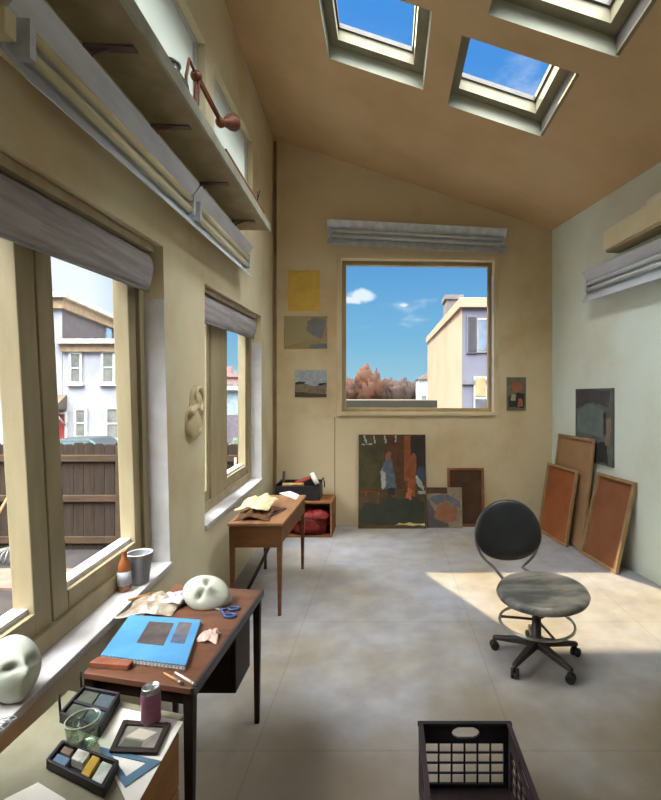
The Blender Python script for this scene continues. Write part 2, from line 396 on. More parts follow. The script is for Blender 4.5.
for i, q in enumerate((CLE1, CLE2)):
    t = sempty('window_%d' % (4 + i), Lw(q[0][0], q[0][1], -.05))
    g = MB(); member(g, q, 0, 1, 0, 1, -.085, -.08, lp); g.build('pane', FROST, t)
    bm_ = MB(); e = .02
    member(bm_, q, 1 - e * .6, 1, 0, 1, -.09, -.055, lp); member(bm_, q, 0, 1 - e * .6, 1 - e, 1, -.09, -.055, lp); member(bm_, q, 0, 1 - e * .6, 0, e, -.09, -.055, lp)
    bm_.build('glazing_bead', SILL, t)
# ---- back window
m = MB(); m.hexa([(-1.0, YB + BT, 3.47), (2.0, YB + BT, 3.47), (2.0, 6.92, 3.66), (-1.0, 6.92, 3.66)], [(-1.0, YB + BT, 3.52), (2.0, YB + BT, 3.52), (2.0, 6.92, 3.71), (-1.0, 6.92, 3.71)]); struct(m.build('sun_trim_canopy', SHAFT))  # unseen canopy added to trim the sun patch on the floor
t = sempty('window_3', (.37, YB + .1, 1.445)); q = WB
bp = lambda x, z, f: Vector((x, YB + f, z))
fm = MB(); w = .025
member(fm, q, 0, w, 0, 1, .11, .19, bp); member(fm, q, 1 - w, 1, 0, 1, .11, .19, bp); member(fm, q, w, 1 - w, 0, w, .11, .19, bp); member(fm, q, w, 1 - w, 1 - w, 1, .11, .19, bp)
fm.build('frame', FRAME, t, bevel=.003)
g = MB(); member(g, q, w, 1 - w, w, 1 - w, .148, .152, bp); g.build('pane', GLASS, t)
cm = MB()
for (a, b, c, d) in ((-.655, -.60, 1.39, 3.46), (1.355, 1.41, 1.39, 3.44)): cm.bx(a, b, YB - .014, YB + .0, c, d)
cm.bx(-.60, 1.355, YB - .014, YB, 3.41, 3.46); cm.bx(-.60, 1.355, YB - .03, YB, 1.40, 1.449)
cm.build('casing', WALLB, t, bevel=.003)
rv = MB(); rv.bx(1.347, 1.355, YB + .0, YB + .105, 1.45, 3.2); rv.build('jamb', SILL, t)

# ================================================================== BLINDS
def blind(name, label, q, y0, y1):
    top = lambda y: q[3][1] + (q[2][1] - q[3][1]) * fy(q, y)
    t = thing(name, label, 'blind', Lw((y0 + y1) / 2, top((y0 + y1) / 2) - .02, -.05))
    n = 40; prof = []
    for k in range(20):
        a = 2 * PI * k / 20
        prof.append((.048 * math.cos(a) * (1 + .12 * math.sin(3 * a)), .105 * math.sin(a) - .15))
    m = MB(); vs = []; fs = []
    for i in range(n + 1):
        y = y0 + (y1 - y0) * i / n; w = 1 + .05 * math.sin(i * 1.3) + .03 * math.sin(i * 2.9)
        for j, (o, z) in enumerate(prof):
            vs.append(Lw(y, top(y) + z * (1 + .02 * math.sin(i * .8 + j)), -.075 + o * w * .9))
    for i in range(n):
        for j in range(20): fs.append((i * 20 + j, i * 20 + (j + 1) % 20, (i + 1) * 20 + (j + 1) % 20, (i + 1) * 20 + j))
    fs += [tuple(range(20))[::-1], tuple(range(n * 20, n * 20 + 20))]
    m.add(vs, fs, True); m.build('fabric_roll', BLIND, t)
    h = MB(); h.hexa([Lw(y0, top(y0) - .045, -.075), Lw(y1, top(y1) - .045, -.075), Lw(y1, top(y1) - .045, -.03), Lw(y0, top(y0) - .045, -.03)],
                     [Lw(y0, top(y0) - .005, -.075), Lw(y1, top(y1) - .005, -.075), Lw(y1, top(y1) - .005, -.03), Lw(y0, top(y0) - .005, -.03)])
    h.build('head_rail', FRAME, t)
    b = MB(); b.tube([Lw(y0 + .02, top(y0) - .262, -.05), Lw(y1 - .02, top(y1) - .262, -.05)], .009, 8); b.build('bottom_bar', GREYMET, t)
blind('roller_blind', 'bulky grey blind rolled up in the head of the large window nearest the desk', BIG, 1.03, 2.56)
blind('roller_blind', 'smaller grey blind rolled up in the head of the narrow window above the wooden table', SMALL, 3.33, 5.08)

# ================================================================== STRIP LIGHTS
def strip_light(label, pt, y0, y1, group=None, wing=.165, tm=TUBE, tubes=(-.033, .033)):
    """pt(s, dz, off) -> world; s from y0 to y1"""
    t = thing('strip_light', label, 'light', pt((y0 + y1) / 2, 0, 0), 0, group)
    prof = [(.125, wing), (.05, wing * .36), (.05, -wing * .36), (.125, -wing), (.131, -wing), (.058, -wing * .31), (.058, wing * .31), (.131, wing)]
    # reflector: folded sheet
    m = MB(); a = [pt(y0, z, o) for o, z in prof]; b = [pt(y1, z, o) for o, z in prof]; n = 8
    m.add(a + b, [tuple(range(8))[::-1], tuple(range(8, 16))] + [(i, (i + 1) % n, n + (i + 1) % n, n + i) for i in range(n)])
    m.build('reflector', ALU, t)
    s = MB(); s.hexa([pt(y0 + .03, -.035, 0.002), pt(y1 - .03, -.035, 0.002), pt(y1 - .03, -.035, .05), pt(y0 + .03, -.035, .05)],
                     [pt(y0 + .03, .035, 0.002), pt(y1 - .03, .035, 0.002), pt(y1 - .03, .035, .05), pt(y0 + .03, .035, .05)])
    s.build('ballast_box', TUBE, t)
    for z in tubes:
        k = MB(); k.tube([pt(y0 + .06, z, .092), pt(y1 - .06, z, .092)], .019, 12); k.build('tube', tm, t)
    for ye in (y0 + .045, y1 - .045):
        k = MB(); k.hexa([pt(ye - .013, -.06, .055), pt(ye + .013, -.06, .055), pt(ye + .013, -.06, .115), pt(ye - .013, -.06, .115)],
                         [pt(ye - .013, .06, .055), pt(ye + .013, .06, .055), pt(ye + .013, .06, .115), pt(ye - .013, .06, .115)])
        k.build('lamp_holder', ALU, t)
    return t
lpt = lambda y, dz, o: Lw(y, 2.673 + .048 * y + dz, o)
t = strip_light('long grey reflector strip light under the shelf, the longer one reaching the upper corner', lpt, 1.36, 2.83, wing=.145)
e = MB(); e.hexa([lpt(1.315, -.04, .03), lpt(1.36, -.04, .03), lpt(1.36, -.04, .10), lpt(1.315, -.04, .10)], [lpt(1.315, .04, .03), lpt(1.36, .04, .03), lpt(1.36, .04, .10), lpt(1.315, .04, .10)])
e.build('end_cap', WALL, t, bevel=.004)
strip_light('short grey reflector strip light under the far end of the shelf, above the narrow window', lpt, 2.85, 4.24, wing=.145)
bpt = lambda x, dz, o: Vector((x, YB - o, 3.645 - .052 * (x - .365) + dz))
strip_light('grey reflector strip light hung slightly tilted above the back window', bpt, -.765, 1.495, wing=.16, tm=TUBEW)
rpt = lambda y, dz, o: Rw(y, 2.71 + .022 * y + dz, o)
strip_light('grey reflector strip light on the pale right wall below the wooden ledge', rpt, 2.7, 5.0, tm=TUBEW)

# ledge on right wall
t = thing('wall_ledge', 'boxed tan wooden ledge on the right wall above the strip light', 'ledge', Rw(3.5, 3.1, .1))
m = MB(); m.hexa([Rw(2.4, 3.08, .002), Rw(4.55, 3.08, .002), Rw(4.55, 3.08, .17), Rw(2.4, 3.08, .17)], [Rw(2.4, 3.27, .002), Rw(4.55, 3.27, .002), Rw(4.55, 3.27, .17), Rw(2.4, 3.27, .17)])
m.build('front_box', WALL, t, bevel=.006)
m = MB(); m.hexa([Rw(2.4, 3.055, .01), Rw(4.53, 3.055, .01), Rw(4.53, 3.055, .16), Rw(2.4, 3.055, .16)], [Rw(2.4, 3.08, .01), Rw(4.53, 3.08, .01), Rw(4.53, 3.08, .16), Rw(2.4, 3.08, .16)])
m.build('soffit_board', FRAME, t)
m = MB(); m.hexa([Rw(3.55, 3.271, .04), Rw(3.97, 3.271, .04), Rw(3.97, 3.271, .15), Rw(3.55, 3.271, .15)], [Rw(3.55, 3.34, .04), Rw(3.97, 3.34, .04), Rw(3.97, 3.34, .15), Rw(3.55, 3.34, .15)])
tag(m.build('paper_box', WHITE, None, bevel=.006, loc=Rw(3.75, 3.271, .1)), 'white flat box lying on the right wall ledge', 'box')

# ================================================================== HIGH SHELF
SZ = lambda y: 2.98 + .05 * y
t = thing('wall_shelf', 'long high wall shelf with grey edge and metal brackets under the upper windows', 'shelf', Lw(2.6, SZ(2.6), .13))
def lbox(mb, y0, y1, o0, o1, za, zb):
    mb.hexa([Lw(y0, SZ(y0) + za, o0), Lw(y1, SZ(y1) + za, o0), Lw(y1, SZ(y1) + za, o1), Lw(y0, SZ(y0) + za, o1)],
            [Lw(y0, SZ(y0) + zb, o0), Lw(y1, SZ(y1) + zb, o0), Lw(y1, SZ(y1) + zb, o1), Lw(y0, SZ(y0) + zb, o1)])
m = MB(); lbox(m, .7, 4.28, .002, .262, 0, .022); m.build('board', FRAME, t)
m = MB(); lbox(m, .7, 4.30, .262, .278, -.008, .06); m.build('edge_strip', mat('shelf_edge_paint', (172, 174, 156), .6), t, bevel=.002)
BRKT = mat('bracket_metal', (128, 108, 106), .5, metal=.2)
for yb in (1.87, 2.47, 3.21, 4.01):
    m = MB(); lbox(m, yb - .02, yb + .02, .004, .2, -.010, -.001); lbox(m, yb - .02, yb + .02, .003, .012, -.15, -.001)
    m.tube([Lw(yb, SZ(yb) - .085, .008), Lw(yb, SZ(yb) - .035, .03), Lw(yb, SZ(yb) - .008, .1)], .006, 6)
    m.build('bracket', BRKT, t)
# things on the shelf
c = Lw(2.37, SZ(2.37) + .022, .14)
t = thing('grey_vase', 'round dark grey vase on the high shelf beside the brown lamp', 'vase', c)
m = MB(); m.lathe([(.04, 0), (.075, .03), (.095, .09), (.085, .15), (.05, .2), (.04, .225), (.046, .24), (.036, .24), (.03, .22)], c, 24); m.build('body', mat('grey_glaze', (104, 106, 102), .25, alt=(70, 72, 70), scale=9), t)
m = MB(); m.lathe([(.043, .236), (.049, .24), (.049, .25), (.043, .252)], c, 24); m.build('rim', GREYMET, t)
# articulated lamp
RUST = mat('rust_brown_metal', (128, 72, 44), .5, alt=(96, 48, 28), scale=12)
c = Lw(2.74, SZ(2.74) + .022, .12)
t = thing('desk_lamp', 'rusty brown jointed lamp standing on the high shelf', 'lamp', c)
m = MB(); m.lathe([(.06, 0), (.06, .012), (.02, .022), (.012, .04)], c, 20); m.build('base', RUST, t)
j1 = c + Vector((.02, .0, .42)); j2 = j1 + Vector((.05, .26, -.12)); j3 = j2 + Vector((.04, .12, .07))
m = MB(); m.tube([c + Vector((0, 0, .03)), j1], .011, 8); m.tube([c + Vector((.02, 0, .03)), j1 + Vector((.02, 0, 0))], .006, 8); m.build('lower_arm', RUST, t)
m = MB(); m.tube([j1, j2], .012, 8); m.tube([j1 + Vector((0, 0, .03)), j2 + Vector((0, 0, .03))], .006, 8); m.build('upper_arm', RUST, t)
for j_ in (j1, j2):
    m = MB(); m.ell(j_, (.034, .034, .034), 12); m.build('joint', RUST, t)
m = MB(); m.tube([j1, j1 + Vector((0, -.10, .03)), j1 + Vector((0, -.14, -.10)), j1 + Vector((0, -.13, -.25))], .009, 8); m.build('counterweight_arm', RUST, t)
d = (j3 - j2).normalized(); rot = Vector((0, 0, 1)).rotation_difference(d).to_matrix()
m = MB(); m.lathe([(.018, 0), (.026, .05), (.05, .12), (.055, .15), (.05, .15), (.02, .06)], j2, 18, rot=rot); m.build('lamp_shade', RUST, t)
# lath
m = MB(); lbox(m, 2.95, 4.12, .228, .258, .023, .118)
tag(m.build('timber_lath', mat('red_brown_timber', (140, 80, 46), .6, alt=(110, 58, 32), scale=3, stretch=(6, 1, 6)), None, bevel=.003, loc=Lw(3.4, SZ(3.4), .23)), 'red-brown timber lath lying along the edge of the high shelf', 'timber')
c = Lw(4.14, SZ(4.14) + .022, .16)
t = thing('dried_twig', 'dark bare twig in a small pot at the far end of the high shelf', 'twig', c)
m = MB(); m.lathe([(.025, 0), (.035, .05), (.03, .07), (.022, .065)], c, 16); m.build('pot', GREYMET, t)
m = MB()
for a, b_, h in ((.02, .10, .34), (-.06, .03, .30), (.05, -.10, .24), (-.02, .16, .2)):
    m.tube([c + Vector((0, 0, .05)), c + Vector((a * .3, b_ * .3, h * .5)), c + Vector((a, b_ * .6, h * .75)), c + Vector((a * 1.2, b_, h))], [.006, .005, .004, .003], 6)
m.build('branch', DARK, t)

# ================================================================== PLASTER RELIEF ON THE PIER
RELP = mat('relief_plaster', (214, 202, 170), .8, alt=(196, 178, 138), scale=8)
cy, cz = 3.05, 1.55
t = thing('plaster_relief', 'pale plaster relief of a curled leaf hung on the pier between the left windows', 'relief', Lw(cy, cz, .01))
def spiral(y0, z0, r0, r1, a0, a1, off, n=22):
    out = []
    for i in range(n + 1):
        f = i / n; a = a0 + (a1 - a0) * f; r = r0 + (r1 - r0) * f
        out.append(Lw(y0 + r * math.cos(a), z0 + r * math.sin(a), off))
    return out
def wall_ell(mb, y, z, ry, rz, d, seed=0):
    rot = Matrix(((LN.x, LB, 0), (LN.y, 1, 0), (0, 0, 1)))
    mb.ell(Lw(y, z, .008), (d, ry, rz), 18, rot=rot, amp=.25, freq=2.2, seed=seed)
m = MB(); wall_ell(m, cy - .01, cz - .08, .11, .12, .045, 1); wall_ell(m, cy + .04, cz + .06, .085, .1, .035, 2); m.build('body', RELP, t)
m = MB(); m.tube(spiral(cy, cz - .08, .12, .03, 2.6, -3.4, .035), [.02 - .0004 * i for i in range(23)], 8); m.build('lower_scroll', RELP, t)
m = MB(); m.tube(spiral(cy + .03, cz + .09, .1, .025, -1.2, 4.6, .035), [.018 - .0004 * i for i in range(23)], 8); m.build('upper_scroll', RELP, t)
m = MB(); pass
for a in ((.11, .09, .028, .05, .03, 4), (.05, .005, .06, .022, .055, 6)):
    m = MB(); wall_ell(m, cy + a[0], cz + a[1], *a[2:]); m.build('leaf_tip', RELP, t)

def rough(pts, amp=.012, k=5):
    out = []; n = len(pts)
    for i in range(n):
        a, b = pts[i], pts[(i + 1) % n]
        for j in range(k):
            f = j / k; x, y = a[0] + (b[0] - a[0]) * f, a[1] + (b[1] - a[1]) * f
            if j: x += random.uniform(-amp, amp); y += random.uniform(-amp, amp)
            out.append((min(.995, max(.005, x)), min(.995, max(.005, y))))
    return out
# ================================================================== PICTURES ON THE BACK WALL
def flat(name, col, **k): return mat(name, col, .75, **k)
def wall_sheet(name, label, cat, x0, x1, z0, z1, matl, th=.006, frame=None, patches=()):
    o = MB(); o.bx(x0, x1, YB - th, YB - .0005, z0, z1); mats = [matl]
    for i, (pts, mm) in enumerate(patches):
        mats.append(mm); o.use(len(mats) - 1)
        o.prism([(x0 + (x1 - x0) * a, YB - th - .0004 * (i + 1), z0 + (z1 - z0) * b) for a, b in rough(pts, .02)], (0, .0002, 0))
    return tag(o.build(name, mats, None, loc=((x0 + x1) / 2, YB, z0)), label, cat)
wall_sheet('paper_sheet', 'plain mustard yellow sheet pinned to the back wall, topmost by the left corner', 'paper', -1.275, -.872, 2.735, 3.255,
           flat('mustard_paper', (212, 176, 84), alt=(194, 158, 70), scale=5))
GG, SB = flat('grey_green', (146, 144, 112), alt=(160, 142, 104), scale=4), flat('slate_blue', (106, 108, 112), alt=(124, 122, 120), scale=6)
wall_sheet('colour_study', 'beige sheet with grey-green and slate paint dabs on the back wall', 'study', -1.33, -.775, 2.25, 2.67, flat('study_paper', (170, 150, 110)), .004,
           patches=[([(.02, .1), (.35, .18), (.6, .35), (.62, .95), (.3, 1), (.03, .9)], GG), ([(.52, .55), (.7, .4), (.88, .3), (.93, .55), (.98, .88), (.75, .97), (.55, .85)], SB), ([(.6, .02), (1, .02), (1, .17), (.62, .16)], SB)])
SKYB, FIELD, SOILB, TREEL = flat('pict_sky', (142, 150, 160), alt=(176, 178, 180), scale=14), flat('pict_field', (140, 126, 104), alt=(110, 98, 82), scale=16), flat('pict_soil', (92, 76, 60)), flat('pict_trees', (60, 58, 50))
wall_sheet('landscape_picture', 'small landscape picture with a cloudy sky above a brown field on the back wall', 'picture', -1.19, -.78, 1.635, 1.98, SKYB, .01,
           patches=[([(0, 0), (1, 0), (1, .48), (.6, .4), (.3, .5), (0, .46)], FIELD), ([(0, .46), (.3, .5), (.34, .56), (.1, .57), (0, .52)], TREEL), ([(.7, .42), (1, .47), (1, .53), (.75, .5)], TREEL), ([(0, 0), (1, 0), (1, .1), (.5, .14), (0, .2)], SOILB)])
PO, PD, PW = flat('pict_orange', (170, 108, 78)), flat('pict_dark', (62, 54, 46)), flat('pict_pale', (178, 172, 150))
wall_sheet('portrait_picture', 'small dark picture with reddish round shapes right of the back window', 'picture', 1.515, 1.76, 1.465, 1.89, flat('pict_grey', (120, 116, 98), alt=(90, 84, 70), scale=14), .012,
           patches=[([(.1, .1), (.9, .08), (.92, .5), (.6, .55), (.3, .45), (.08, .4)], PD), ([(.3, .6), (.5, .52), (.75, .58), (.82, .75), (.65, .88), (.4, .86), (.25, .74)], PO), ([(.2, .3), (.45, .28), (.5, .46), (.28, .5)], PW), ([(.55, .12), (.85, .12), (.8, .34), (.6, .36)], PO)])

# ================================================================== LEANING CANVASES
def lean_canvas(name, label, cat, bl, br, h, lean, face_mat, bar_mat, th=.03, bar=.04, patches=(), paint=False, holes=True):
    """bl, br: bottom corners on the floor as seen from the room; lean: horizontal vector to the top edge"""
    bl, br, lean = Vector(bl), Vector(br), Vector(lean)
    u = (br - bl); W = u.length; u.normalize()
    v = lean + Vector((0, 0, math.sqrt(max(h * h - lean.length_squared, .01)))); v.normalize()
    n = u.cross(v); n.normalize()                      # towards the viewer
    t = thing(name, label, cat, (bl + br) / 2)
    def q(a, b, d): return bl + u * a + v * b - n * (th - d) + Vector((0, 0, 0.002)) + n * th * 0
    def bar_(mb, a0, a1, b0, b1, d0, d1):
        mb.hexa([q(a0, b0, d0), q(a1, b0, d0), q(a1, b1, d0), q(a0, b1, d0)], [q(a0, b0, d1), q(a1, b0, d1), q(a1, b1, d1), q(a0, b1, d1)])
    if paint:
        m = MB(); bar_(m, 0, W, 0, h, th - .004, th); mats = [face_mat]
        for i, (pts, mm) in enumerate(patches):
            mats.append(mm); m.use(len(mats) - 1)
            m.prism([q(a * W, b * h, th + .0003 * (i + 1)) for a, b in rough(pts)], n * .0002)
        m.build('painted_canvas', mats, t)
        m = MB(); bar_(m, .004, bar, .004, h - .004, 0, th - .004); bar_(m, W - bar, W - .004, .004, h - .004, 0, th - .004)
        bar_(m, bar, W - bar, .004, bar, 0, th - .004); bar_(m, bar, W - bar, h - bar, h - .004, 0, th - .004)
        m.build('stretcher', bar_mat, t)
    else:
        m = MB(); bar_(m, .005, W - .005, .005, h - .005, 0.002, .008); m.build('canvas', face_mat, t)
        for nm, a in (('side_bar', (0, bar, 0, h)), ('side_bar', (W - bar, W, 0, h)), ('bottom_bar', (bar, W - bar, 0, bar)), ('top_bar', (bar, W - bar, h - bar, h))):
            m = MB(); bar_(m, *a, 0, th); m.build(nm, bar_mat, t, bevel=.002)
    return t
# big painting against the back wall
DG, DG2 = flat('paint_dark_green', (56, 54, 34), alt=(78, 70, 42), scale=7), flat('paint_deep_green', (58, 60, 46), alt=(46, 48, 38), scale=6)
BR_, OR_, BLU, WHT = flat('paint_brown', (92, 58, 32), alt=(70, 44, 26), scale=8), flat('paint_orange', (146, 82, 48), alt=(112, 62, 36), scale=9), flat('paint_blue_grey', (92, 102, 110), alt=(70, 78, 86), scale=12), flat('paint_white', (172, 172, 164))
SKN, BLK, FLM = flat('paint_skin', (136, 92, 70)), flat('paint_black', (40, 34, 30), alt=(54, 46, 38)), flat('paint_flame', (196, 108, 54))
YEL, DBL = flat('paint_straw', (206, 186, 128)), flat('paint_blue', (58, 72, 96))
pat = [([(0, .42), (.68, .42), (.68, .99), (0, .99)], DG), ([(.36, .42), (.7, .42), (.7, .99), (.40, .99)], BR_),
       ([(.04, .9), (.2, .9), (.2, .89), (.04, .89)], WHT), ([(.06, .99), (.1, .99), (.12, .91), (.1, .91)], WHT), ([(.22, .99), (.24, .99), (.25, .91), (.23, .91)], WHT),
       ([(.38, .99), (.40, .99), (.41, .91), (.39, .91)], WHT), ([(.54, .99), (.57, .99), (.56, .92), (.54, .92)], WHT),
       ([(.68, .5), (.76, .5), (.78, .99), (.68, .99)], OR_), ([(.78, .62), (1, .62), (1, .99), (.78, .99)], BLK), ([(.72, .3), (.84, .3), (.86, .78), (.8, .8), (.74, .7)], OR_),
       ([(.34, .42), (.56, .42), (.54, .56), (.50, .72), (.44, .76), (.37, .70), (.33, .6)], BLU), ([(.32, .6), (.36, .64), (.4, .56), (.4, .44), (.36, .4)], WHT),
       ([(.40, .73), (.48, .73), (.49, .79), (.46, .83), (.41, .80)], SKN), ([(.42, .81), (.47, .82), (.46, .87), (.43, .86)], BR_), ([(.44, .36), (.54, .36), (.54, .43), (.44, .43)], BLK),
       ([(.02, .40), (.38, .41), (.38, .39), (.02, .38)], OR_), ([(.1, .39), (.12, .39), (.14, .25), (.12, .25)], OR_), ([(.3, .39), (.32, .39), (.30, .25), (.28, .25)], OR_),
       ([(.86, .5), (.96, .46), (.99, .64), (.9, .66)], DBL), ([(.84, .55), (.88, .55), (.98, .44), (.96, .40), (.88, .45)], WHT),
       ([(.03, .06), (.3, .03), (.7, .05), (.98, .08), (.97, .28), (.8, .34), (.6, .30), (.45, .36), (.3, .26), (.1, .27), (.02, .2)], DG2),
       ([(.7, .32), (.78, .30), (.8, .40), (.74, .44)], FLM), ([(.54, .035), (.98, .03), (.98, .055), (.6, .06)], YEL), ([(.88, .36), (1, .36), (1, .40), (.88, .39)], WHT)]
lean_canvas('figure_painting', 'large dark painting of a standing figure in a garden leaning on the back wall', 'painting', (-.37, 5.72, 0), (.475, 5.72, 0), 1.165, (0, .12, 0), flat('paint_ground', (66, 56, 36), alt=(84, 66, 40), scale=6), TANWOOD, .035, patches=pat, paint=True)
# small painting and framed board next to it
pg = [([(.0, .0), (.62, .02), (.6, .12), (.2, .45), (.05, .7), (0, .72)], flat('paint_taupe', (96, 88, 84))), ([(.2, .25), (.55, .12), (.82, .18), (.86, .5), (.55, .66), (.3, .55)], flat('paint_terracotta', (150, 104, 72), alt=(130, 86, 60), scale=8)),
      ([(.05, .72), (.3, .55), (.55, .68), (.86, .52), (.95, .5), (.95, .66), (.6, .82), (.2, .8)], flat('paint_steel', (112, 112, 118))), ([(0, .84), (.58, .84), (.58, 1), (0, 1)], flat('paint_umber', (84, 62, 46)))]
lean_canvas('abstract_painting', 'small terracotta and grey abstract painting leaning beside the large dark painting', 'painting', (.485, 5.745, 0), (.93, 5.745, 0), .50, (0, .05, 0), flat('paint_putty', (150, 134, 112), alt=(126, 110, 92), scale=8), TANWOOD, .02, patches=pg, paint=True)
lean_canvas('framed_board', 'dark brown board in a thin orange wood frame leaning on the back wall', 'canvas', (.755, 5.80, 0), (1.22, 5.80, 0), .735, (0, .05, 0), flat('brown_board', (84, 60, 38), alt=(66, 46, 30), scale=5), mat('orange_frame_wood', (150, 100, 64), .55, alt=(124, 78, 48), scale=6), .025, .03)
# three canvases on the right wall
WGR = mat('pale_frame_wood', (172, 144, 108), .6, alt=(146, 118, 84), scale=6)
def on_right(name, label, y_far, y_near, off_b, h, facem, barm, th=.03, bar=.03, off_t=.03):
    a, b = Rw(y_far, 0, off_b), Rw(y_near, 0, off_b)
    L = off_b - off_t
    return lean_canvas(name, label, 'canvas', a, b, h, -RN * L, facem, barm, th, bar)
on_right('canvas_back', 'tall tan canvas back leaning behind the orange one in the right corner', 5.62, 4.885, .20, 1.20, TANC, WGR, .03, .03, .062)
on_right('canvas_back', 'bright orange-brown canvas back leaning in front of the tall tan one', 5.70, 5.05, .29, .84, ORANGE, WGR, .03, .025, .16)
on_right('canvas_back', 'brown canvas back leaning on the right wall, the one nearest the swivel chair', 4.865, 4.28, .23, .87, BROWNC, WGR, .035, .03, .035)
# grey painting hung on the right wall
t = thing('grey_painting', 'unframed grey-blue abstract painting hung on the right wall above the canvases', 'painting', Rw(5.0, 1.2, .02))
y0, y1, z0, z1 = 5.30, 4.62, .93, 1.73
mats = [flat('paint_slate_dark', (84, 88, 86), alt=(104, 108, 104), scale=6), flat('paint_teal_grey', (110, 122, 120), alt=(94, 106, 106), scale=7), flat('paint_mauve_grey', (88, 82, 84)), flat('paint_deep_grey', (58, 56, 54)), flat('paint_rose_grey', (142, 124, 110))]
m = MB(); m.hexa([Rw(y0, z0, .001), Rw(y1, z0, .001), Rw(y1, z1, .001), Rw(y0, z1, .001)], [Rw(y0, z0, .022), Rw(y1, z0, .022), Rw(y1, z1, .022), Rw(y0, z1, .022)])
for i, (pts, k) in enumerate([([(.03, .4), (.75, .35), (.8, .7), (.4, .8), (.05, .7)], 1), ([(.02, .72), (.5, .82), (.9, .75), (.95, .98), (.05, .98)], 2), ([(.3, .02), (.9, .02), (.85, .3), (.5, .28)], 3), ([(.82, .25), (.94, .28), (.97, .6), (.88, .62)], 4), ([(.78, .4), (.84, .4), (.84, .7), (.78, .68)], 3)]):
    m.use(k); m.prism([Rw(y0 + (y1 - y0) * a, z0 + (z1 - z0) * b, .0225 + .0003 * i) for a, b in rough(pts, .015)], RN * .0002)
m.build('painted_canvas', mats, t)

# ================================================================== DRAFTING CHAIR
bx_, by_ = .93, 2.88
t = thing('drafting_chair', 'swivel drafting chair with black back and worn grey seat standing in the sunlight', 'chair', (bx_, by_, 0))
CH = mat('brown_black_metal', (58, 46, 40), .45, alt=(44, 36, 32), scale=6, spec=.5)
for k, a in enumerate((225, 153, 81, 9, -63)):
    a = math.radians(a); d = Vector((math.cos(a), math.sin(a), 0)); sd = Vector((-d.y, d.x, 0)); c = Vector((bx_, by_, 0))
    m = MB(); r = .275
    m.hexa([c + d * .03 + sd * .028 + Vector((0, 0, .088)), c + d * .03 - sd * .028 + Vector((0, 0, .088)), c + d * r - sd * .016 + Vector((0, 0, .066)), c + d * r + sd * .016 + Vector((0, 0, .066))],
           [c + d * .03 + sd * .022 + Vector((0, 0, .13)), c + d * .03 - sd * .022 + Vector((0, 0, .13)), c + d * r - sd * .012 + Vector((0, 0, .088)), c + d * r + sd * .012 + Vector((0, 0, .088))])
    lg = m.build('base_leg', CH, t, bevel=.005)
    m = MB(); w = c + d * (r - .01); rr = Matrix.Rotation(a + .5, 3, 'Z') @ Matrix.Rotation(PI / 2, 3, 'X')
    for s_ in (-1, 1):
        m.lathe([(.012, -.009), (.026, -.009), (.0275, -.005), (.0275, .005), (.026, .009), (.012, .009)], w + Vector((0, 0, .028)) + (rr @ Vector((0, 0, .015 * s_))), 18, rot=rr)
    m.tube([w + Vector((0, 0, .03)), w + Vector((0, 0, .07))], .008, 8); m.build('caster', BLACK, lg)
m = MB(); m.lathe([(.045, .085), (.05, .1), (.045, .14), (.03, .15), (.027, .27), (.02, .272), (.02, .385)], (bx_, by_, 0), 20); m.build('column', CH, t)
m = MB(); R_ = .225; zc = .235
m.tube([(bx_ + R_ * math.cos(a), by_ + R_ * math.sin(a), zc) for a in [2 * PI * i / 40 for i in range(40)]], .009, 8, closed=True); fr = m.build('foot_ring', STEEL, t)
m = MB()
for a in (40, 160, 280):
    a = math.radians(a); m.tube([(bx_ + .024 * math.cos(a), by_ + .024 * math.sin(a), .25), (bx_ + R_ * math.cos(a), by_ + R_ * math.sin(a), zc)], .008, 6)
m.build('spoke', CH, fr)
sx_, sy_ = .965, 2.88
rt = Matrix.Rotation(math.radians(-3), 3, 'Y') @ Matrix.Rotation(math.radians(2), 3, 'X')
m = MB(); m.lathe([(.05, -.035), (.235, -.03), (.272, -.012), (.28, .006), (.27, .026), (.24, .034), (.12, .03), (.02, .026)], (sx_, sy_, .415), 40, rot=rt); m.build('seat', SEATG, t)
m = MB(); m.bx(sx_ - .09, sx_ + .05, sy_ - .07, sy_ + .07, .37, .385); m.tube([(sx_ - .06, sy_ - .02, .372), (sx_ + .16, sy_ - .10, .358)], .007, 8); m.build('seat_plate', CH, t)
# backrest: oval pad on a looped tube
bc = Vector((.845, 3.24, .66))
def br(a, rx, rz, dy=0.0): return bc + Vector((rx * math.cos(a), dy + .10 * (rz * math.sin(a)) - .10 * (math.cos(a) * rx) ** 2 * 4, rz * math.sin(a)))
loop = [br(math.radians(a), .225, .235, .035) for a in range(-52, 233, 8)]
loop = [Vector((sx_ + .10, sy_ + .22, .385)), br(math.radians(-60), .20, .25, .03)] + loop + [br(math.radians(240), .20, .25, .03), Vector((sx_ - .16, sy_ + .19, .385))]
m = MB(); m.tube(loop, .010, 8); m.build('back_frame', GREYMET, t)
m = MB(); vs = []; fs = []; n = 36
outline = []
for i in range(n):
    a = 2 * PI * i / n; rx, rz = .232, .245 if math.sin(a) > 0 else .175
    x = rx * (abs(math.cos(a)) ** .9) * (1 if math.cos(a) >= 0 else -1); z = rz * math.sin(a)
    outline.append((x, z))
for d, sc in ((-.012, .9), (-.02, .7), (-.024, .35), (0, 1.0), (.016, 1.0), (.026, .93), (.03, .6)):
    pass
rings = [(-.026, .02), (-.026, .45), (-.022, .75), (-.012, .95), (.004, 1.0), (.016, .97), (.024, .8), (.026, .02)]
for d, sc in rings:
    for x, z in outline:
        X, Z = x * sc, z * sc
        vs.append(bc + Vector((X, d + .10 * Z - .4 * X * X, Z + .01)))
for i in range(len(rings) - 1):
    for j in range(n): fs.append((i * n + j, i * n + (j + 1) % n, (i + 1) * n + (j + 1) % n, (i + 1) * n + j))
fs += [tuple(range(n))[::-1], tuple(range((len(rings) - 1) * n, len(rings) * n))]
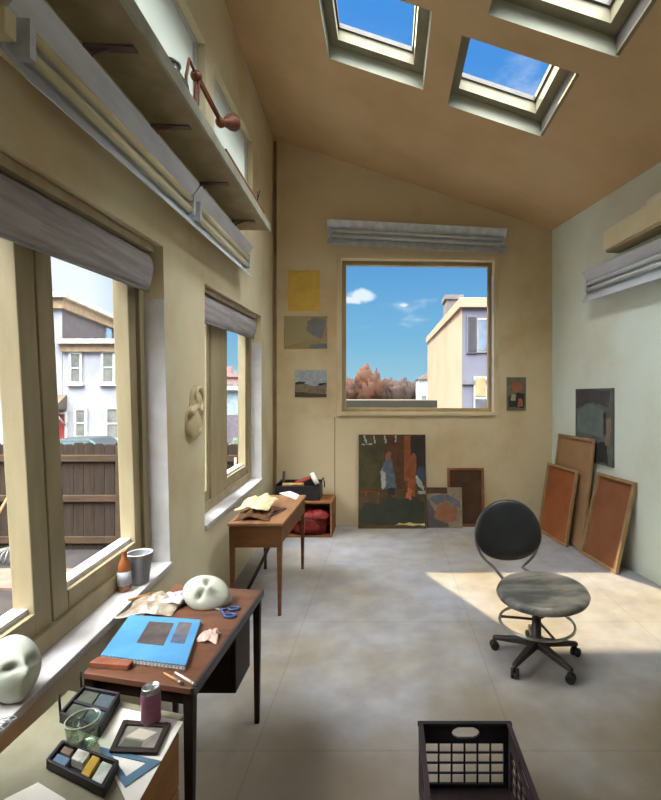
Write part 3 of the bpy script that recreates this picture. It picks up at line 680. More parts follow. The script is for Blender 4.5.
m.add(vs, fs, True); m.build('backrest', CHARC, t)

# ================================================================== CRATE
x0, x1, y0, y1, hh = .128, .512, 1.45, 1.93, .28
t = thing('storage_crate', 'black plastic lattice crate with handle cutout on the floor at the front', 'crate', ((x0 + x1) / 2, (y0 + y1) / 2, 0))
def lattice(mb, A, B, hh, nrm, handle=True):
    A, B, nrm = Vector(A), Vector(B), Vector(nrm); u = B - A; W = u.length; u.normalize(); th = .012
    def s(a0, a1, z0, z1, t_=th):
        p = [A + u * a0, A + u * a1, A + u * a1 + nrm * t_, A + u * a0 + nrm * t_]
        mb.hexa([v + Vector((0, 0, z0)) for v in p], [v + Vector((0, 0, z1)) for v in p])
    s(0, W, 0, .03); s(0, .03, .03, hh); s(W - .03, W, .03, hh)
    hx0, hx1 = W * .36, W * .66
    s(.03, W - .03, hh - .012, hh)
    s(.03, W - .03, hh - .08, hh - .06)
    s(.03, hx0, hh - .06, hh - .012); s(hx1, W - .03, hh - .06, hh - .012)
    for hx, sx in ((hx0, 1), (hx1, -1)):
        for hz, sz_ in ((hh - .06, 1), (hh - .012, -1)):
            mb.prism([A + u * hx + Vector((0, 0, hz)), A + u * (hx + sx * .028) + Vector((0, 0, hz)), A + u * (hx + sx * .008) + Vector((0, 0, hz + sz_ * .009)), A + u * hx + Vector((0, 0, hz + sz_ * .022))], nrm * th)
    for k in range(1, 6): s(.03 + (W - .06) * k / 6 - .004, .03 + (W - .06) * k / 6 + .004, .03, hh - .08, .008)
    for k in range(1, 4): s(.03, W - .03, .03 + (hh - .11) * k / 4 - .0035, .03 + (hh - .11) * k / 4 + .0035, .007)
    s(-.004, W + .004, hh - .004, hh + .008, .018)
for nm, A, B, nr in (('back_panel', (x0, y1, 0), (x1, y1, 0), (0, -1, 0)), ('front_panel', (x0, y0, 0), (x1, y0, 0), (0, 1, 0)), ('side_panel', (x0, y0 + .018, 0), (x0, y1 - .018, 0), (1, 0, 0)), ('side_panel', (x1, y0 + .018, 0), (x1, y1 - .018, 0), (-1, 0, 0))):
    m = MB(); lattice(m, A, B, hh, nr); m.build(nm, BLACK if nm == 'back_panel' else PLUM, t, bevel=.0015)
m = MB(); m.bx(x0 + .012, x1 - .012, y0 + .012, y1 - .012, .004, .014)
for k in range(1, 5): m.bx(x0 + .012 + k * .072 - .003, x0 + .012 + k * .072 + .003, y0 + .012, y1 - .012, .014, .018)
m.build('bottom_panel', PLUM, t)

# ================================================================== SMALL WOODEN TABLE
tx0, tx1, ty0, ty1, tz = -1.20, -.785, 3.43, 4.42, .70
t = thing('wooden_table', 'slim-legged brown wooden table under the narrow left window', 'table', ((tx0 + tx1) / 2, (ty0 + ty1) / 2, 0))
m = MB(); m.bx(tx0, tx1, ty0, ty1, tz - .022, tz); m.build('tabletop', WOODTOP, t, bevel=.004)
m = MB(); m.bx(tx0 + .015, tx1 - .015, ty0 + .012, ty0 + .03, tz - .185, tz - .022); m.build('front_apron', WOOD, t, bevel=.002)
m = MB(); m.bx(tx1 - .03, tx1 - .012, ty0 + .04, ty1 - .03, tz - .16, tz - .022); m.bx(tx0 + .012, tx0 + .03, ty0 + .04, ty1 - .03, tz - .16, tz - .022); m.bx(tx0 + .02, tx1 - .02, ty1 - .03, ty1 - .012, tz - .16, tz - .022); m.build('side_apron', WOOD, t, bevel=.002)
for lx in (tx0 + .03, tx1 - .03):
    for ly in (ty0 + .03, ty1 - .03):
        m = MB(); a, b = .02, .011
        m.hexa([(lx - b, ly - b, 0), (lx + b, ly - b, 0), (lx + b, ly + b, 0), (lx - b, ly + b, 0)], [(lx - a, ly - a, tz - .022), (lx + a, ly - a, tz - .022), (lx + a, ly + a, tz - .022), (lx - a, ly + a, tz - .022)])
        m.build('leg', WOOD, t)
def cloth(name, label, cat, c, rx, ry, hgt, matl, seed, spikes=0):
    m = MB(); c = Vector(c)
    def fn(a, b):
        X, Y = (a - .5) * 2, (b - .5) * 2
        r = math.hypot(X, Y)
        k = 1 + .35 * noise.noise(Vector((X * 1.5, Y * 1.5, seed)))
        f = max(0, 1 - (r / 1.25) ** 2)
        z = hgt * f * (.45 + .9 * abs(noise.noise(Vector((X * 1.7, Y * 1.7, seed + 5))))) + hgt * .35 * f * abs(noise.noise(Vector((X * 4, Y * 4, seed + 9))))
        return c + Vector((X * rx * k, Y * ry * k, .004 + z))
    m.grid(22, 22, fn, .002)
    return tag(m.build(name, matl, None, loc=c), label, cat)
cloth('crumpled_rag', 'crumpled brown rag on the wooden table under the cream cloth', 'rag', (-1.03, 3.68, tz), .13, .18, .08, BROWNRAG, 1)
cloth('cream_cloth', 'creased cream cloth heaped on the wooden table by the narrow window', 'cloth', (-1.06, 3.80, tz + .055), .13, .19, .09, CREAM, 3)
m = MB(); m.prism([Pz(279, 493.5, tz) + Vector((0, 0, .001)), Pz(296, 500, tz) + Vector((0, 0, .001)), Pz(301, 495, tz) + Vector((-.02, 0, .001)), Pz(290, 491.5, tz) + Vector((0, 0, .001))], (0, 0, .003))
tag(m.build('paper_sheet', WHITE, None, loc=(-.9, 4.3, tz)), 'white paper sheet at the far end of the wooden table', 'paper')
m = MB(); m.tube([(-.93, 3.6, tz + .008), (-.86, 3.86, tz + .008)], .008, 8); tag(m.build('marker_pen', mat('violet_plastic', (96, 70, 96), .4), None, loc=(-.9, 3.7, tz)), 'violet marker pen on the wooden table beside the rag', 'pen')
# dark rod leaning under the table
m = MB(); m.tube([(-1.16, 3.60, .012), (-1.10, 4.0, .20), (-1.02, 4.60, .50)], .014, 8)
tag(m.build('black_pole', BLACK, None, loc=(-1.16, 3.6, 0)), 'thin black pole slanting between the legs of the wooden table', 'pole')

# ================================================================== CORNER BOX, BAG, TOOL TOTE
x0, x1, y0, y1, z1 = -1.22, -.655, 5.36, 5.78, .415
t = thing('wooden_box', 'open-fronted brown wooden box in the far left corner holding a red bag', 'box', ((x0 + x1) / 2, (y0 + y1) / 2, 0))
for nm, b in (('top_panel', (x0, x1, y0, y1, z1 - .02, z1)), ('side_panel', (x0, x0 + .02, y0, y1, .0, z1 - .02)), ('side_panel', (x1 - .02, x1, y0, y1, 0, z1 - .02)), ('bottom_panel', (x0 + .02, x1 - .02, y0, y1, 0.002, .02)), ('back_panel', (x0 + .02, x1 - .02, y1 - .012, y1, .02, z1 - .02))):
    m = MB(); m.bx(*b); m.build(nm, mat('box_wood', (150, 100, 60), .6, alt=(118, 74, 42), scale=4, stretch=(1, 5, 5)), t, bevel=.002)
t = thing('red_bag', 'soft red nylon bag stuffed in the wooden corner box', 'bag', (-.93, 5.4, .021))
m = MB(); m.ell((-.93, 5.46, .15), (.24, .14, .15), 26, amp=.35, freq=2.6, seed=3, flat=-.128); m.ell((-.80, 5.42, .24), (.11, .09, .07), 18, amp=.4, freq=3, seed=5); m.build('body', RED, t)
m = MB(); m.tube([(-1.05, 5.33, .17), (-.98, 5.30, .25), (-.86, 5.29, .24), (-.76, 5.32, .14)], .012, 8); m.build('strap', mat('dark_red_webbing', (90, 26, 24), .7), t)
c = Vector((-1.075, 5.55, z1))
t = thing('tool_tote', 'black open tool tote piled with tools on top of the wooden corner box', 'tote', c)
x0, x1, y0, y1, zz = -1.33, -.81, 5.42, 5.70, z1 + .002
m = MB(); m.bx(x0, x1, y0, y1, zz, zz + .015); m.bx(x0, x1, y0, y0 + .015, zz + .015, zz + .17); m.bx(x0, x1, y1 - .015, y1, zz + .015, zz + .2); m.bx(x0, x0 + .015, y0 + .015, y1 - .015, zz + .015, zz + .19); m.bx(x1 - .015, x1, y0 + .015, y1 - .015, zz + .015, zz + .19)
m.build('body', BLACK, t, bevel=.004)
m = MB(); m.tube([(x1 - .01, 5.56, zz + .17), (x1 + .03, 5.55, zz + .25), (x1 + .045, 5.53, zz + .20), (x1 + .05, 5.5, zz + .14)], .008, 6); m.build('handle', BLACK, t)
def bar(name, label, cat, a, b, r, matl, flat_=False):
    m = MB(); m.tube([a, b], r, 8); return tag(m.build(name, matl, None, loc=a), label, cat)
bar('hand_tool', 'red tool handle sticking out of the black tool tote', 'tool', (-1.10, 5.50, zz + .19), (-.90, 5.58, zz + .25), .028, mat('red_plastic', (170, 70, 52), .45))
bar('paper_roll', 'short cream paper roll poking up from the black tool tote', 'roll', (-.92, 5.55, zz + .30), (-.845, 5.5, zz + .18), .03, WHITE)
bar('trowel', 'tan wooden trowel handle lying across the black tool tote', 'tool', (-1.25, 5.47, zz + .18), (-1.0, 5.46, zz + .185), .02, TANWOOD)
bar('chisel', 'dark chisel standing in the black tool tote', 'tool', (-1.28, 5.6, zz + .015), (-1.26, 5.58, zz + .32), .018, CHARC)

# ================================================================== DESK
dz = .66
NL, NR, FR, FL = Vector((-1.09, 1.645, 0)), Vector((-.667, 1.555, 0)), Vector((-.645, 2.35, 0)), Vector((-1.12, 2.42, 0))
cen = (NL + NR + FR + FL) / 4
t = thing('writing_desk', 'small dark brown desk below the large window, covered in drawing things', 'desk', cen)
up = lambda p, z: Vector((p.x, p.y, z))
def inset(k): return [p + (cen - p) * k for p in (NL, NR, FR, FL)]
m = MB(); m.hexa([up(p, dz - .022) for p in (NL, NR, FR, FL)], [up(p, dz) for p in (NL, NR, FR, FL)]); m.build('desktop', DARKWOOD, t, bevel=.003)
m = MB(); d = Vector((.012, 0, 0)); m.hexa([up(NR, dz - .03), up(NR + d, dz - .03), up(FR + d, dz - .03), up(FR, dz - .03)], [up(NR, dz + .002), up(NR + d, dz + .002), up(FR + d, dz + .002), up(FR, dz + .002)])
m.build('edge_strip', CHARC, t, bevel=.002)
I = inset(.07)
for i in range(4):
    p, k = I[i], .017
    tip = p + (p - cen).normalized() * -.0
    m = MB(); m.hexa([(tip.x - .011, tip.y - .011, 0), (tip.x + .011, tip.y - .011, 0), (tip.x + .011, tip.y + .011, 0), (tip.x - .011, tip.y + .011, 0)], [(p.x - k, p.y - k, dz - .022), (p.x + k, p.y - k, dz - .022), (p.x + k, p.y + k, dz - .022), (p.x - k, p.y + k, dz - .022)])
    m.build('leg', DARK, t)
m = MB(); J = inset(.10)
for i in range(4):
    a, b = J[i], J[(i + 1) % 4]; n_ = (b - a).cross(Vector((0, 0, 1))).normalized() * .012
    m.hexa([up(a, dz - .085), up(b, dz - .085), up(b + n_ * -1, dz - .085), up(a + n_ * -1, dz - .085)], [up(a, dz - .022), up(b, dz - .022), up(b + n_ * -1, dz - .022), up(a + n_ * -1, dz - .022)])
m.build('apron', DARK, t)
m = MB(); m.bx(-.98, -.675, 2.04, 2.25, .33, dz - .03); dr = m.build('drawer_box', DARK, t, bevel=.004)
m = MB(); m.bx(-.96, -.70, 2.03, 2.04, .36, dz - .10); m.build('drawer_front', mat('black_brown_wood', (46, 34, 28), .5), dr, bevel=.002)
m = MB(); m.ell((-.83, 2.018, .48), (.012, .012, .012), 10); m.build('knob', STEEL, dr)
# sketchbook
q = [Pz(100, 661, dz), Pz(185, 672, dz), Pz(201, 624, dz), Pz(130, 619, dz)]
cb = sum(q, Vector()) / 4
t = thing('sketchbook', 'bright blue spiral-bound sketchbook with two dark pictures on its cover on the desk', 'book', cb)
BLUE = mat('blue_cover', (82, 142, 184), .5, alt=(64, 122, 168), scale=5)
def bq(a, b, z): p = q[0] * (1 - a) * (1 - b) + q[1] * a * (1 - b) + q[2] * a * b + q[3] * (1 - a) * b; return Vector((p.x, p.y, dz + z))
def bslab(mb, a0, a1, b0, b1, z0, z1): mb.hexa([bq(a0, b0, z0), bq(a1, b0, z0), bq(a1, b1, z0), bq(a0, b1, z0)], [bq(a0, b0, z1), bq(a1, b0, z1), bq(a1, b1, z1), bq(a0, b1, z1)])
m = MB(); bslab(m, .01, .99, .03, .99, .001, .016); m.build('page_block', WHITE, t)
m = MB(); bslab(m, 0, 1, .02, 1, .016, .019); cv = m.build('cover', BLUE, t)
m = MB(); bslab(m, .32, .66, .34, .86, .0191, .0198); m.build('cover_picture', mat('cover_photo_brown', (92, 80, 74), .5, alt=(58, 52, 54), scale=16), cv)
m = MB(); bslab(m, .72, .90, .42, .90, .0191, .0198); m.build('cover_picture', mat('cover_photo_blue', (56, 78, 112), .5, alt=(120, 104, 84), scale=22), cv)
m = MB()
for k in range(24):
    c = bq((k + .5) / 24, .02, .009); m.tube([c + Vector((0, .009 * math.cos(a), .011 * math.sin(a))) for a in [2 * PI * i / 10 for i in range(10)]], .0016, 5, closed=True)
m.build('spiral_binding', GREYMET, t)
# plaster mask (a face lying on its back)
def face(name, label, c, s, rot, cat='cast', thick=.55, n=40):
    t = thing(name, label, cat, c)
    vs = []; fs = []; h = n // 2
    for i in range(h + 1):
        th = PI * i / h
        for j in range(n):
            a = 2 * PI * j / n
            d = Vector((math.sin(th) * math.cos(a), math.sin(th) * math.sin(a), math.cos(th)))
            x, y, z = d.x * .72, d.y, d.z * thick                 # y: chin(-) to brow(+), z: outward
            if d.y < 0: x *= 1 - .32 * d.y * d.y
            if d.z > 0:
                z += .26 * math.exp(-((x / .11) ** 2 + ((y + .12) / .14) ** 2)) + .10 * math.exp(-((x / .08) ** 2 + ((y - .12) / .2) ** 2))   # nose
                z -= .27 * (math.exp(-(((x - .28) / .14) ** 2 + ((y - .14) / .09) ** 2)) + math.exp(-(((x + .28) / .14) ** 2 + ((y - .14) / .09) ** 2)))   # eyes
                z += .05 * (math.exp(-(((x - .28) / .07) ** 2 + ((y - .13) / .045) ** 2)) + math.exp(-(((x + .28) / .07) ** 2 + ((y - .13) / .045) ** 2)))
                z += .06 * math.exp(-((x / .4) ** 2 + ((y - .32) / .08) ** 2))
                z += .07 * math.exp(-((x / .2) ** 2 + ((y + .42) / .05) ** 2)) + .06 * math.exp(-((x / .18) ** 2 + ((y + .54) / .05) ** 2)) - .05 * math.exp(-((x / .2) ** 2 + ((y + .48) / .025) ** 2))
                z += .07 * math.exp(-((x / .18) ** 2 + ((y + .78) / .1) ** 2))
            vs.append(Vector(c) + rot @ (Vector((x, y, z)) * s))
    for i in range(h):
        for j in range(n): fs.append((i * n + j, (i + 1) * n + j, (i + 1) * n + (j + 1) % n, i * n + (j + 1) % n))
    return t, vs, fs
c = Pz(206, 606, dz) + Vector((0, .02, .048))
rot = Matrix.Rotation(math.radians(42), 3, 'X') @ Matrix.Rotation(math.radians(12), 3, 'Y') @ Matrix.Rotation(math.radians(75), 3, 'Z')
t, vs, fs = face('plaster_mask', 'white plaster face mask lying on the far end of the dark desk', c, .118, rot, thick=.46)
vs = [Vector((v.x, v.y, max(v.z, dz + .001))) for v in vs]
t.location.z = dz
m = MB(); m.add(vs, fs, True); m.build('face', PLASTER, t)
# scissors
c0 = Pz(222, 612, dz)
t = thing('scissors', 'scissors with blue handles lying open beside the plaster mask', 'scissors', c0)
a, b = Pz(194, 605, dz), Pz(221, 611, dz)
m = MB(); m.prism([a + Vector((0, .0, .004)), b + Vector((0, -.006, .004)), b + Vector((0, .004, .004))], (0, 0, .003)); m.prism([a + Vector((0, .010, .0075)), b + Vector((0, -.004, .0075)), b + Vector((0, .007, .0075))], (0, 0, .003)); m.build('blades', STEEL, t)
BLP = mat('blue_plastic', (48, 84, 140), .4)
for p_, k in ((Pz(230, 617, dz), 0), (Pz(234, 610, dz), 1)):
    m = MB(); m.tube([p_ + Vector((.026 * math.cos(x), .014 * math.sin(x), .007)) for x in [2 * PI * i / 16 for i in range(16)]], .005, 6, closed=True); m.tube([b + Vector((0, 0, .006)), p_ + Vector((-.024, 0, .007))], .005, 6); m.build('handle', BLP, t)
# plastic wrap and lavender paper
FILM = mat('clear_film', (170, 158, 140), .15, alt=(126, 108, 90), scale=16, spec=.8)
c = Pz(158, 606, dz)
cloth('plastic_wrap', 'crumpled clear plastic wrap on the desk above the blue sketchbook', 'wrap', (c.x, c.y, dz), .12, .11, .05, FILM, 11)
c = Pz(176, 604, dz)
cloth('lavender_tissue', 'crumpled lavender tissue on the plastic wrap beside the plaster mask', 'tissue', (c.x, c.y, dz + .022), .05, .055, .03, mat('lavender_paper', (196, 182, 190), .85), 14)
c = Pz(210, 638, dz)
cloth('pink_tissue', 'crumpled pale pink tissue on the desk right of the blue sketchbook', 'tissue', (c.x, c.y, dz), .036, .04, .035, mat('pink_paper', (224, 190, 176), .85), 17)
def brush(label, p, q_, z, hm, tip):
    t = thing('paint_brush', label, 'brush', p)
    p, q_ = Vector(p), Vector(q_); u = (q_ - p)
    m = MB(); m.tube([p + Vector((0, 0, .004)), p + u * .4 + Vector((0, 0, .005)), p + u * .72 + Vector((0, 0, .005))], [.0025, .0045, .004], 8); m.build('handle', hm, t)
    m = MB(); m.tube([p + u * .72 + Vector((0, 0, .005)), p + u * .85 + Vector((0, 0, .005))], .005, 8); m.build('ferrule', STEEL, t)
    m = MB(); m.tube([p + u * .85 + Vector((0, 0, .005)), p + u * .93 + Vector((0, 0, .005)), q_ + Vector((0, 0, .004))], [.005, .0055, .001], 8); m.build('bristles', tip, t)
brush('pale thin paint brush at the front edge of the desk, the left of two', Pz(164, 674, dz), Pz(184, 686, dz), dz, TANWOOD, DARK)
brush('pale thin paint brush near the front corner of the desk, the right of two', Pz(175, 673.5, dz), Pz(198, 688, dz), dz, WHITE, DARK)
m = MB(); m.tube([Pz(128, 601, dz) + Vector((0, 0, .006)), Pz(152, 595, dz) + Vector((0, 0, .006))], .006, 6); tag(m.build('pencil', mat('orange_wood', (190, 130, 80), .5), None, loc=Pz(128, 601, dz)), 'tan pencil on the desk behind the plastic wrap by the sill', 'pencil')
p0, p1 = Pz(89, 668, dz), Pz(128, 671, dz)
m = MB(); m.hexa([p0 + Vector((0, 0, .001)), p1 + Vector((0, 0, .001)), p1 + Vector((0, .035, .001)), p0 + Vector((.01, .04, .001))], [p0 + Vector((0, 0, .02)), p1 + Vector((0, 0, .02)), p1 + Vector((0, .035, .02)), p0 + Vector((.01, .04, .02))])
tag(m.build('wooden_strip', mat('red_wood', (142, 84, 58), .5, alt=(110, 62, 42), scale=8), None, bevel=.002, loc=p0), 'reddish wooden strip at the near left corner of the desk', 'wood')

# ================================================================== LOW CABINET
cz = .62
x0, x1, y0, y1 = -1.115, -.672, .74, 1.505
t = thing('low_cabinet', 'low tan wooden drawer cabinet with a pale painted top in the near left corner', 'cabinet', ((x0 + x1) / 2, (y0 + y1) / 2, 0))
m = MB(); m.prism([(x0, y0, 0), (x1 - .018, y0, 0), (x1 - .018, 1.49, 0), (x0, 1.605, 0)], (0, 0, cz - .02)); m.build('body', CABWOOD, t, bevel=.002)
m = MB(); m.prism([(x0 - .004, y0 - .004, cz - .02), (x1 + .004, y0 - .004, cz - .02), (x1 + .012, 1.49, cz - .02), (x0 - .004, 1.612, cz - .02)], (0, 0, .02)); m.build('worktop', CABTOP, t, bevel=.003)
for k in range(3):
    z0 = .04 + k * .178
    m = MB(); m.bx(x1 - .018, x1 - .002, y0 + .02, y1 - .02, z0, z0 + .168); d_ = m.build('drawer', CABWOOD, t, bevel=.003)
    m = MB(); m.ell((x1 + .012, (y0 + y1) / 2 - .1, z0 + .09), (.014, .012, .012), 10); m.build('knob', STEEL, d_)
# white paper
def slab4(mb, pts, z0, z1): mb.hexa([(p.x, p.y, z0) for p in pts], [(p.x, p.y, z1) for p in pts])
pp = [Pz(94, 739, cz), Pz(126, 799, cz), Pz(186, 719.5, cz), Pz(122, 703.5, cz)]
pp = [Pz(98, 742, cz), Pz(132, 815, cz), Pz(183, 722, cz), Pz(120, 708, cz)]
m = MB(); slab4(m, pp, cz + .0006, cz + .002)
tag(m.build('paper_sheet', WHITE, None, loc=pp[0]), 'large white paper sheet under the purple can and picture on the low cabinet', 'paper')
pp = [Pz(4, 800, cz), Pz(30, 830, cz), Pz(66, 800, cz), Pz(38, 783, cz)]
m = MB(); slab4(m, pp, cz + .0006, cz + .002)
tag(m.build('paper_sheet', WHITE, None, loc=pp[0]), 'white paper scrap at the near edge of the cabinet top, left of the black tray', 'paper')
# can
c = Pz(151, 723, cz) + Vector((0, 0, .002))
t = thing('purple_can', 'purple drinks can standing on the white paper on the cabinet', 'can', c)
PUR = mat('purple_print', (150, 92, 118), .4, alt=(130, 74, 104), scale=20, spec=.5)
m = MB(); m.lathe([(.024, 0), (.029, .006), (.029, .094), (.028, .1)], c, 28); m.build('body', PUR, t)
m = MB(); m.lathe([(.0285, .099), (.026, .11), (.0255, .114), (.023, .114), (.022, .11), (.004, .11)], c, 28); m.build('lid', STEEL, t)
m = MB(); m.bx(c.x - .006, c.x + .006, c.y - .016, c.y + .004, c.z + .1105, c.z + .1125); m.build('pull_tab', STEEL, t)
# small framed picture lying flat
q2 = [Pz(109, 755, cz), Pz(157, 757, cz), Pz(171, 727, cz), Pz(123, 724, cz)]
t = thing('framed_print', 'small framed grey print lying flat on white paper beside the purple can', 'picture', q2[0])
def b2(a, b, z): p = q2[0] * (1 - a) * (1 - b) + q2[1] * a * (1 - b) + q2[2] * a * b + q2[3] * (1 - a) * b; return Vector((p.x, p.y, cz + .002 + z))
def s2(mb, a0, a1, b0, b1, z0, z1): mb.hexa([b2(a0, b0, z0), b2(a1, b0, z0), b2(a1, b1, z0), b2(a0, b1, z0)], [b2(a0, b0, z1), b2(a1, b0, z1), b2(a1, b1, z1), b2(a0, b1, z1)])
m = MB(); s2(m, 0, .1, 0, 1, 0, .012); s2(m, .9, 1, 0, 1, 0, .012); s2(m, .1, .9, 0, .14, 0, .012); s2(m, .1, .9, .86, 1, 0, .012); m.build('frame', DARK, t, bevel=.002)
m = MB(); s2(m, .1, .9, .14, .86, .001, .006); m.use(1)
m.prism([b2(.2, .5, .0062), b2(.62, .42, .0062), b2(.8, .7, .0062), b2(.4, .8, .0062)], (0, 0, .0005)); m.use(2); m.prism([b2(.15, .2, .0062), b2(.6, .18, .0062), b2(.6, .36, .0062), b2(.2, .44, .0062)], (0, 0, .0005))
m.build('print', [mat('print_grey', (150, 144, 134), .5, alt=(110, 104, 98), scale=14), mat('print_pale', (216, 206, 186), .6), mat('print_olive', (104, 104, 88), .6)], t)
# paint box
q3 = [Pz(61, 719, cz), Pz(101, 733, cz), Pz(120, 694.5, cz + .03), Pz(84, 688.5, cz + .03)]
q3 = [Vector((-1.035, 1.448, 0)), Vector((-.865, 1.382, 0)), Vector((-.90, 1.545, 0)), Vector((-1.05, 1.582, 0))]
t = thing('paint_box', 'black two-well watercolour box with grey paint pans by the wall on the cabinet', 'paint box', Vector((q3[0].x, q3[0].y, cz)))
def b3(a, b, z): p = q3[0] * (1 - a) * (1 - b) + q3[1] * a * (1 - b) + q3[2] * a * b + q3[3] * (1 - a) * b; return Vector((p.x, p.y, cz + .001 + z))
def s3(mb, a0, a1, b0, b1, z0, z1): mb.hexa([b3(a0, b0, z0), b3(a1, b0, z0), b3(a1, b1, z0), b3(a0, b1, z0)], [b3(a0, b0, z1), b3(a1, b0, z1), b3(a1, b1, z1), b3(a0, b1, z1)])
m = MB(); s3(m, 0, 1, 0, 1, 0, .008); s3(m, 0, .06, 0, 1, .008, .034); s3(m, .94, 1, 0, 1, .008, .034); s3(m, .06, .94, 0, .05, .008, .034); s3(m, .06, .94, .95, 1, .008, .034); s3(m, .06, .94, .46, .54, .008, .03); m.build('body', BLACK, t, bevel=.002)
for i, (b0, b1) in enumerate(((.07, .44), (.56, .93))):
    m = MB(); s3(m, .08, .5, b0, b1, .008, .026); m.build('paint_pan', mat('pan_olive', (84, 86, 72), .4, alt=(60, 64, 56), scale=20), t, bevel=.002)
    m = MB(); s3(m, .53, .92, b0, b1, .008, .026); m.build('paint_pan', mat('pan_slate', (84, 96, 100), .4, alt=(58, 66, 70), scale=20), t, bevel=.002)
for a, b in ((0, .05), (0, .95)):
    m = MB(); m.tube([b3(a, b, .02), b3(a - .04, b, .085)], .0035, 6); m.build('lid_stay', BLACK, t)
# glass jar
c = Vector((-.895, 1.348, cz + .001))
t = thing('glass_jar', 'empty greenish glass jar between the paint box and the black tray on the cabinet', 'jar', c)
JG = glass('jar_glass', (.80, .86, .80), .16, .05)
m = MB(); m.lathe([(.030, 0), (.036, .004), (.042, .06), (.045, .082), (.0425, .082), (.0395, .06), (.033, .008), (.004, .008)], c, 32); m.build('body', JG, t)
m = MB(); m.tube([c + Vector((.044 * math.cos(x), .044 * math.sin(x), .083)) for x in [2 * PI * i / 32 for i in range(32)]], .0022, 6, closed=True); m.build('rim', mat('jar_rim', (190, 200, 184), .2), t)
# black tray with tools
q4 = [Pz(46, 770, cz), Pz(104, 800, cz), Pz(119, 771, cz), Pz(62, 750, cz)]
t = thing('pencil_tray', 'black pencil tray in front of the glass jar on the cabinet', 'tray', q4[0])
def b4(a, b, z): p = q4[0] * (1 - a) * (1 - b) + q4[1] * a * (1 - b) + q4[2] * a * b + q4[3] * (1 - a) * b; return Vector((p.x, p.y, cz + .0025 + z))
def s4(mb, a0, a1, b0, b1, z0, z1): mb.hexa([b4(a0, b0, z0), b4(a1, b0, z0), b4(a1, b1, z0), b4(a0, b1, z0)], [b4(a0, b0, z1), b4(a1, b0, z1), b4(a1, b1, z1), b4(a0, b1, z1)])
m = MB(); s4(m, 0, 1, 0, 1, 0, .005); s4(m, 0, .05, 0, 1, .005, .028); s4(m, .95, 1, 0, 1, .005, .028); s4(m, .05, .95, 0, .09, .005, .028); s4(m, .05, .95, .91, 1, .005, .028); m.build('body', BLACK, t, bevel=.002)
def intray(name, label, cat, a0, a1, b0, b1, z1, mm):
    m = MB(); s4(m, a0, a1, b0, b1, .0055, z1); tag(m.build(name, mm, None, bevel=.003, loc=b4(a0, b0, .0055)), label, cat)
intray('blue_eraser', 'blue-grey block at the wall end of the black tray', 'eraser', .07, .3, .12, .5, .022, mat('dusty_blue', (104, 128, 156), .6))
intray('brown_eraser', 'brown block in the far corner of the black tray', 'eraser', .08, .26, .58, .88, .022, mat('dusty_brown', (128, 104, 88), .6))
intray('white_brush_block', 'white nail brush in the middle of the black tray', 'brush', .33, .54, .42, .88, .03, mat('white_bristle', (214, 210, 200), .7, alt=(150, 146, 138), scale=40))
intray('tape_roll', 'yellow masking tape band across the black tray', 'tape', .58, .72, .14, .88, .026, mat('yellow_tape', (206, 168, 62), .5))
intray('green_box', 'pale green little box at the near end of the black tray', 'box', .75, .93, .12, .88, .02, mat('pale_green', (150, 164, 146), .6, alt=(206, 208, 200), scale=18))
# set square
q5 = [Pz(98, 748, cz), Pz(125, 789, cz), Pz(162, 763, cz)]
cc = sum(q5, Vector()) / 3
m = MB()
outer = [Vector((p.x, p.y, cz + .0145)) for p in q5]; inner = [Vector((p.x, p.y, cz + .0145)) for p in [v + (cc - v) * .45 for v in q5]]
for i in range(3):
    j = (i + 1) % 3; m.prism([outer[i], outer[j], inner[j], inner[i]], (0, 0, .0025))
outer = None
tag(m.build('set_square', mat('blue_acrylic', (92, 124, 146), .3, alt=(76, 104, 128), scale=8, spec=.6), None, loc=q5[0]), 'translucent blue triangular set square on white paper beside the framed print', 'set square')
bpy.data.objects['set_square'].location.z -= .0115

# ================================================================== ON THE BIG SILL
sz = lambda y: .60 + (.072) * (y - .45) / 2.21 + .0045
c = Vector((-1.335, 2.33, sz(2.33)))
t = thing('beer_bottle', 'amber glass bottle with a pale label on the sill of the large window', 'bottle', c)
m = MB(); m.lathe([(.026, 0), (.031, .004), (.031, .115), (.027, .138), (.014, .165), (.012, .195), (.0135, .197), (.0135, .204), (.010, .204)], c, 28); m.build('body', mat('amber_glass', (146, 90, 50), .2, alt=(124, 70, 38), scale=5, spec=.8), t)
m = MB(); m.lathe([(.0316, .03), (.0318, .03), (.0318, .1), (.0316, .1)], c, 28); m.build('bottle_label', mat('label_grey', (176, 180, 184), .7), t)
c = Vector((-1.305, 2.42, sz(2.42)))
t = thing('metal_pail', 'small grey metal pail on the sill beside the amber bottle', 'pail', c)
m = MB(); m.lathe([(.040, 0), (.043, .003), (.058, .15), (.06, .155), (.0585, .158), (.056, .152), (.041, .008), (.003, .008)], c, 32); m.build('body', mat('zinc', (150, 152, 156), .45, metal=.5, alt=(124, 126, 132), scale=8), t)
m = MB(); m.tube([c + Vector((.06 * math.cos(x), .06 * math.sin(x), .157)) for x in [2 * PI * i / 32 for i in range(32)]], .003, 6, closed=True); m.build('rim', mat('bright_zinc', (210, 208, 196), .4), t)
m = MB(); m.tube([c + Vector((.058 * math.cos(x), .02 + .058 * math.sin(x) * .3, .15 - .05 * abs(math.sin(x)))) for x in [PI * i / 14 for i in range(15)]], .002, 6); m.build('handle', STEEL, t)
c = Vector((-1.262, 1.545, sz(1.545) + .092))
rot = Matrix.Rotation(math.radians(60), 3, 'Z') @ Matrix.Rotation(math.radians(72), 3, 'X')
t, vs, fs = face('plaster_cast', 'pale plaster head cast on the near end of the large window sill', c, .108, rot, thick=.8)
zb = sz(1.545) - .0
vs = [Vector((v.x, v.y, max(v.z, zb + .001))) for v in vs]; t.location.z = zb
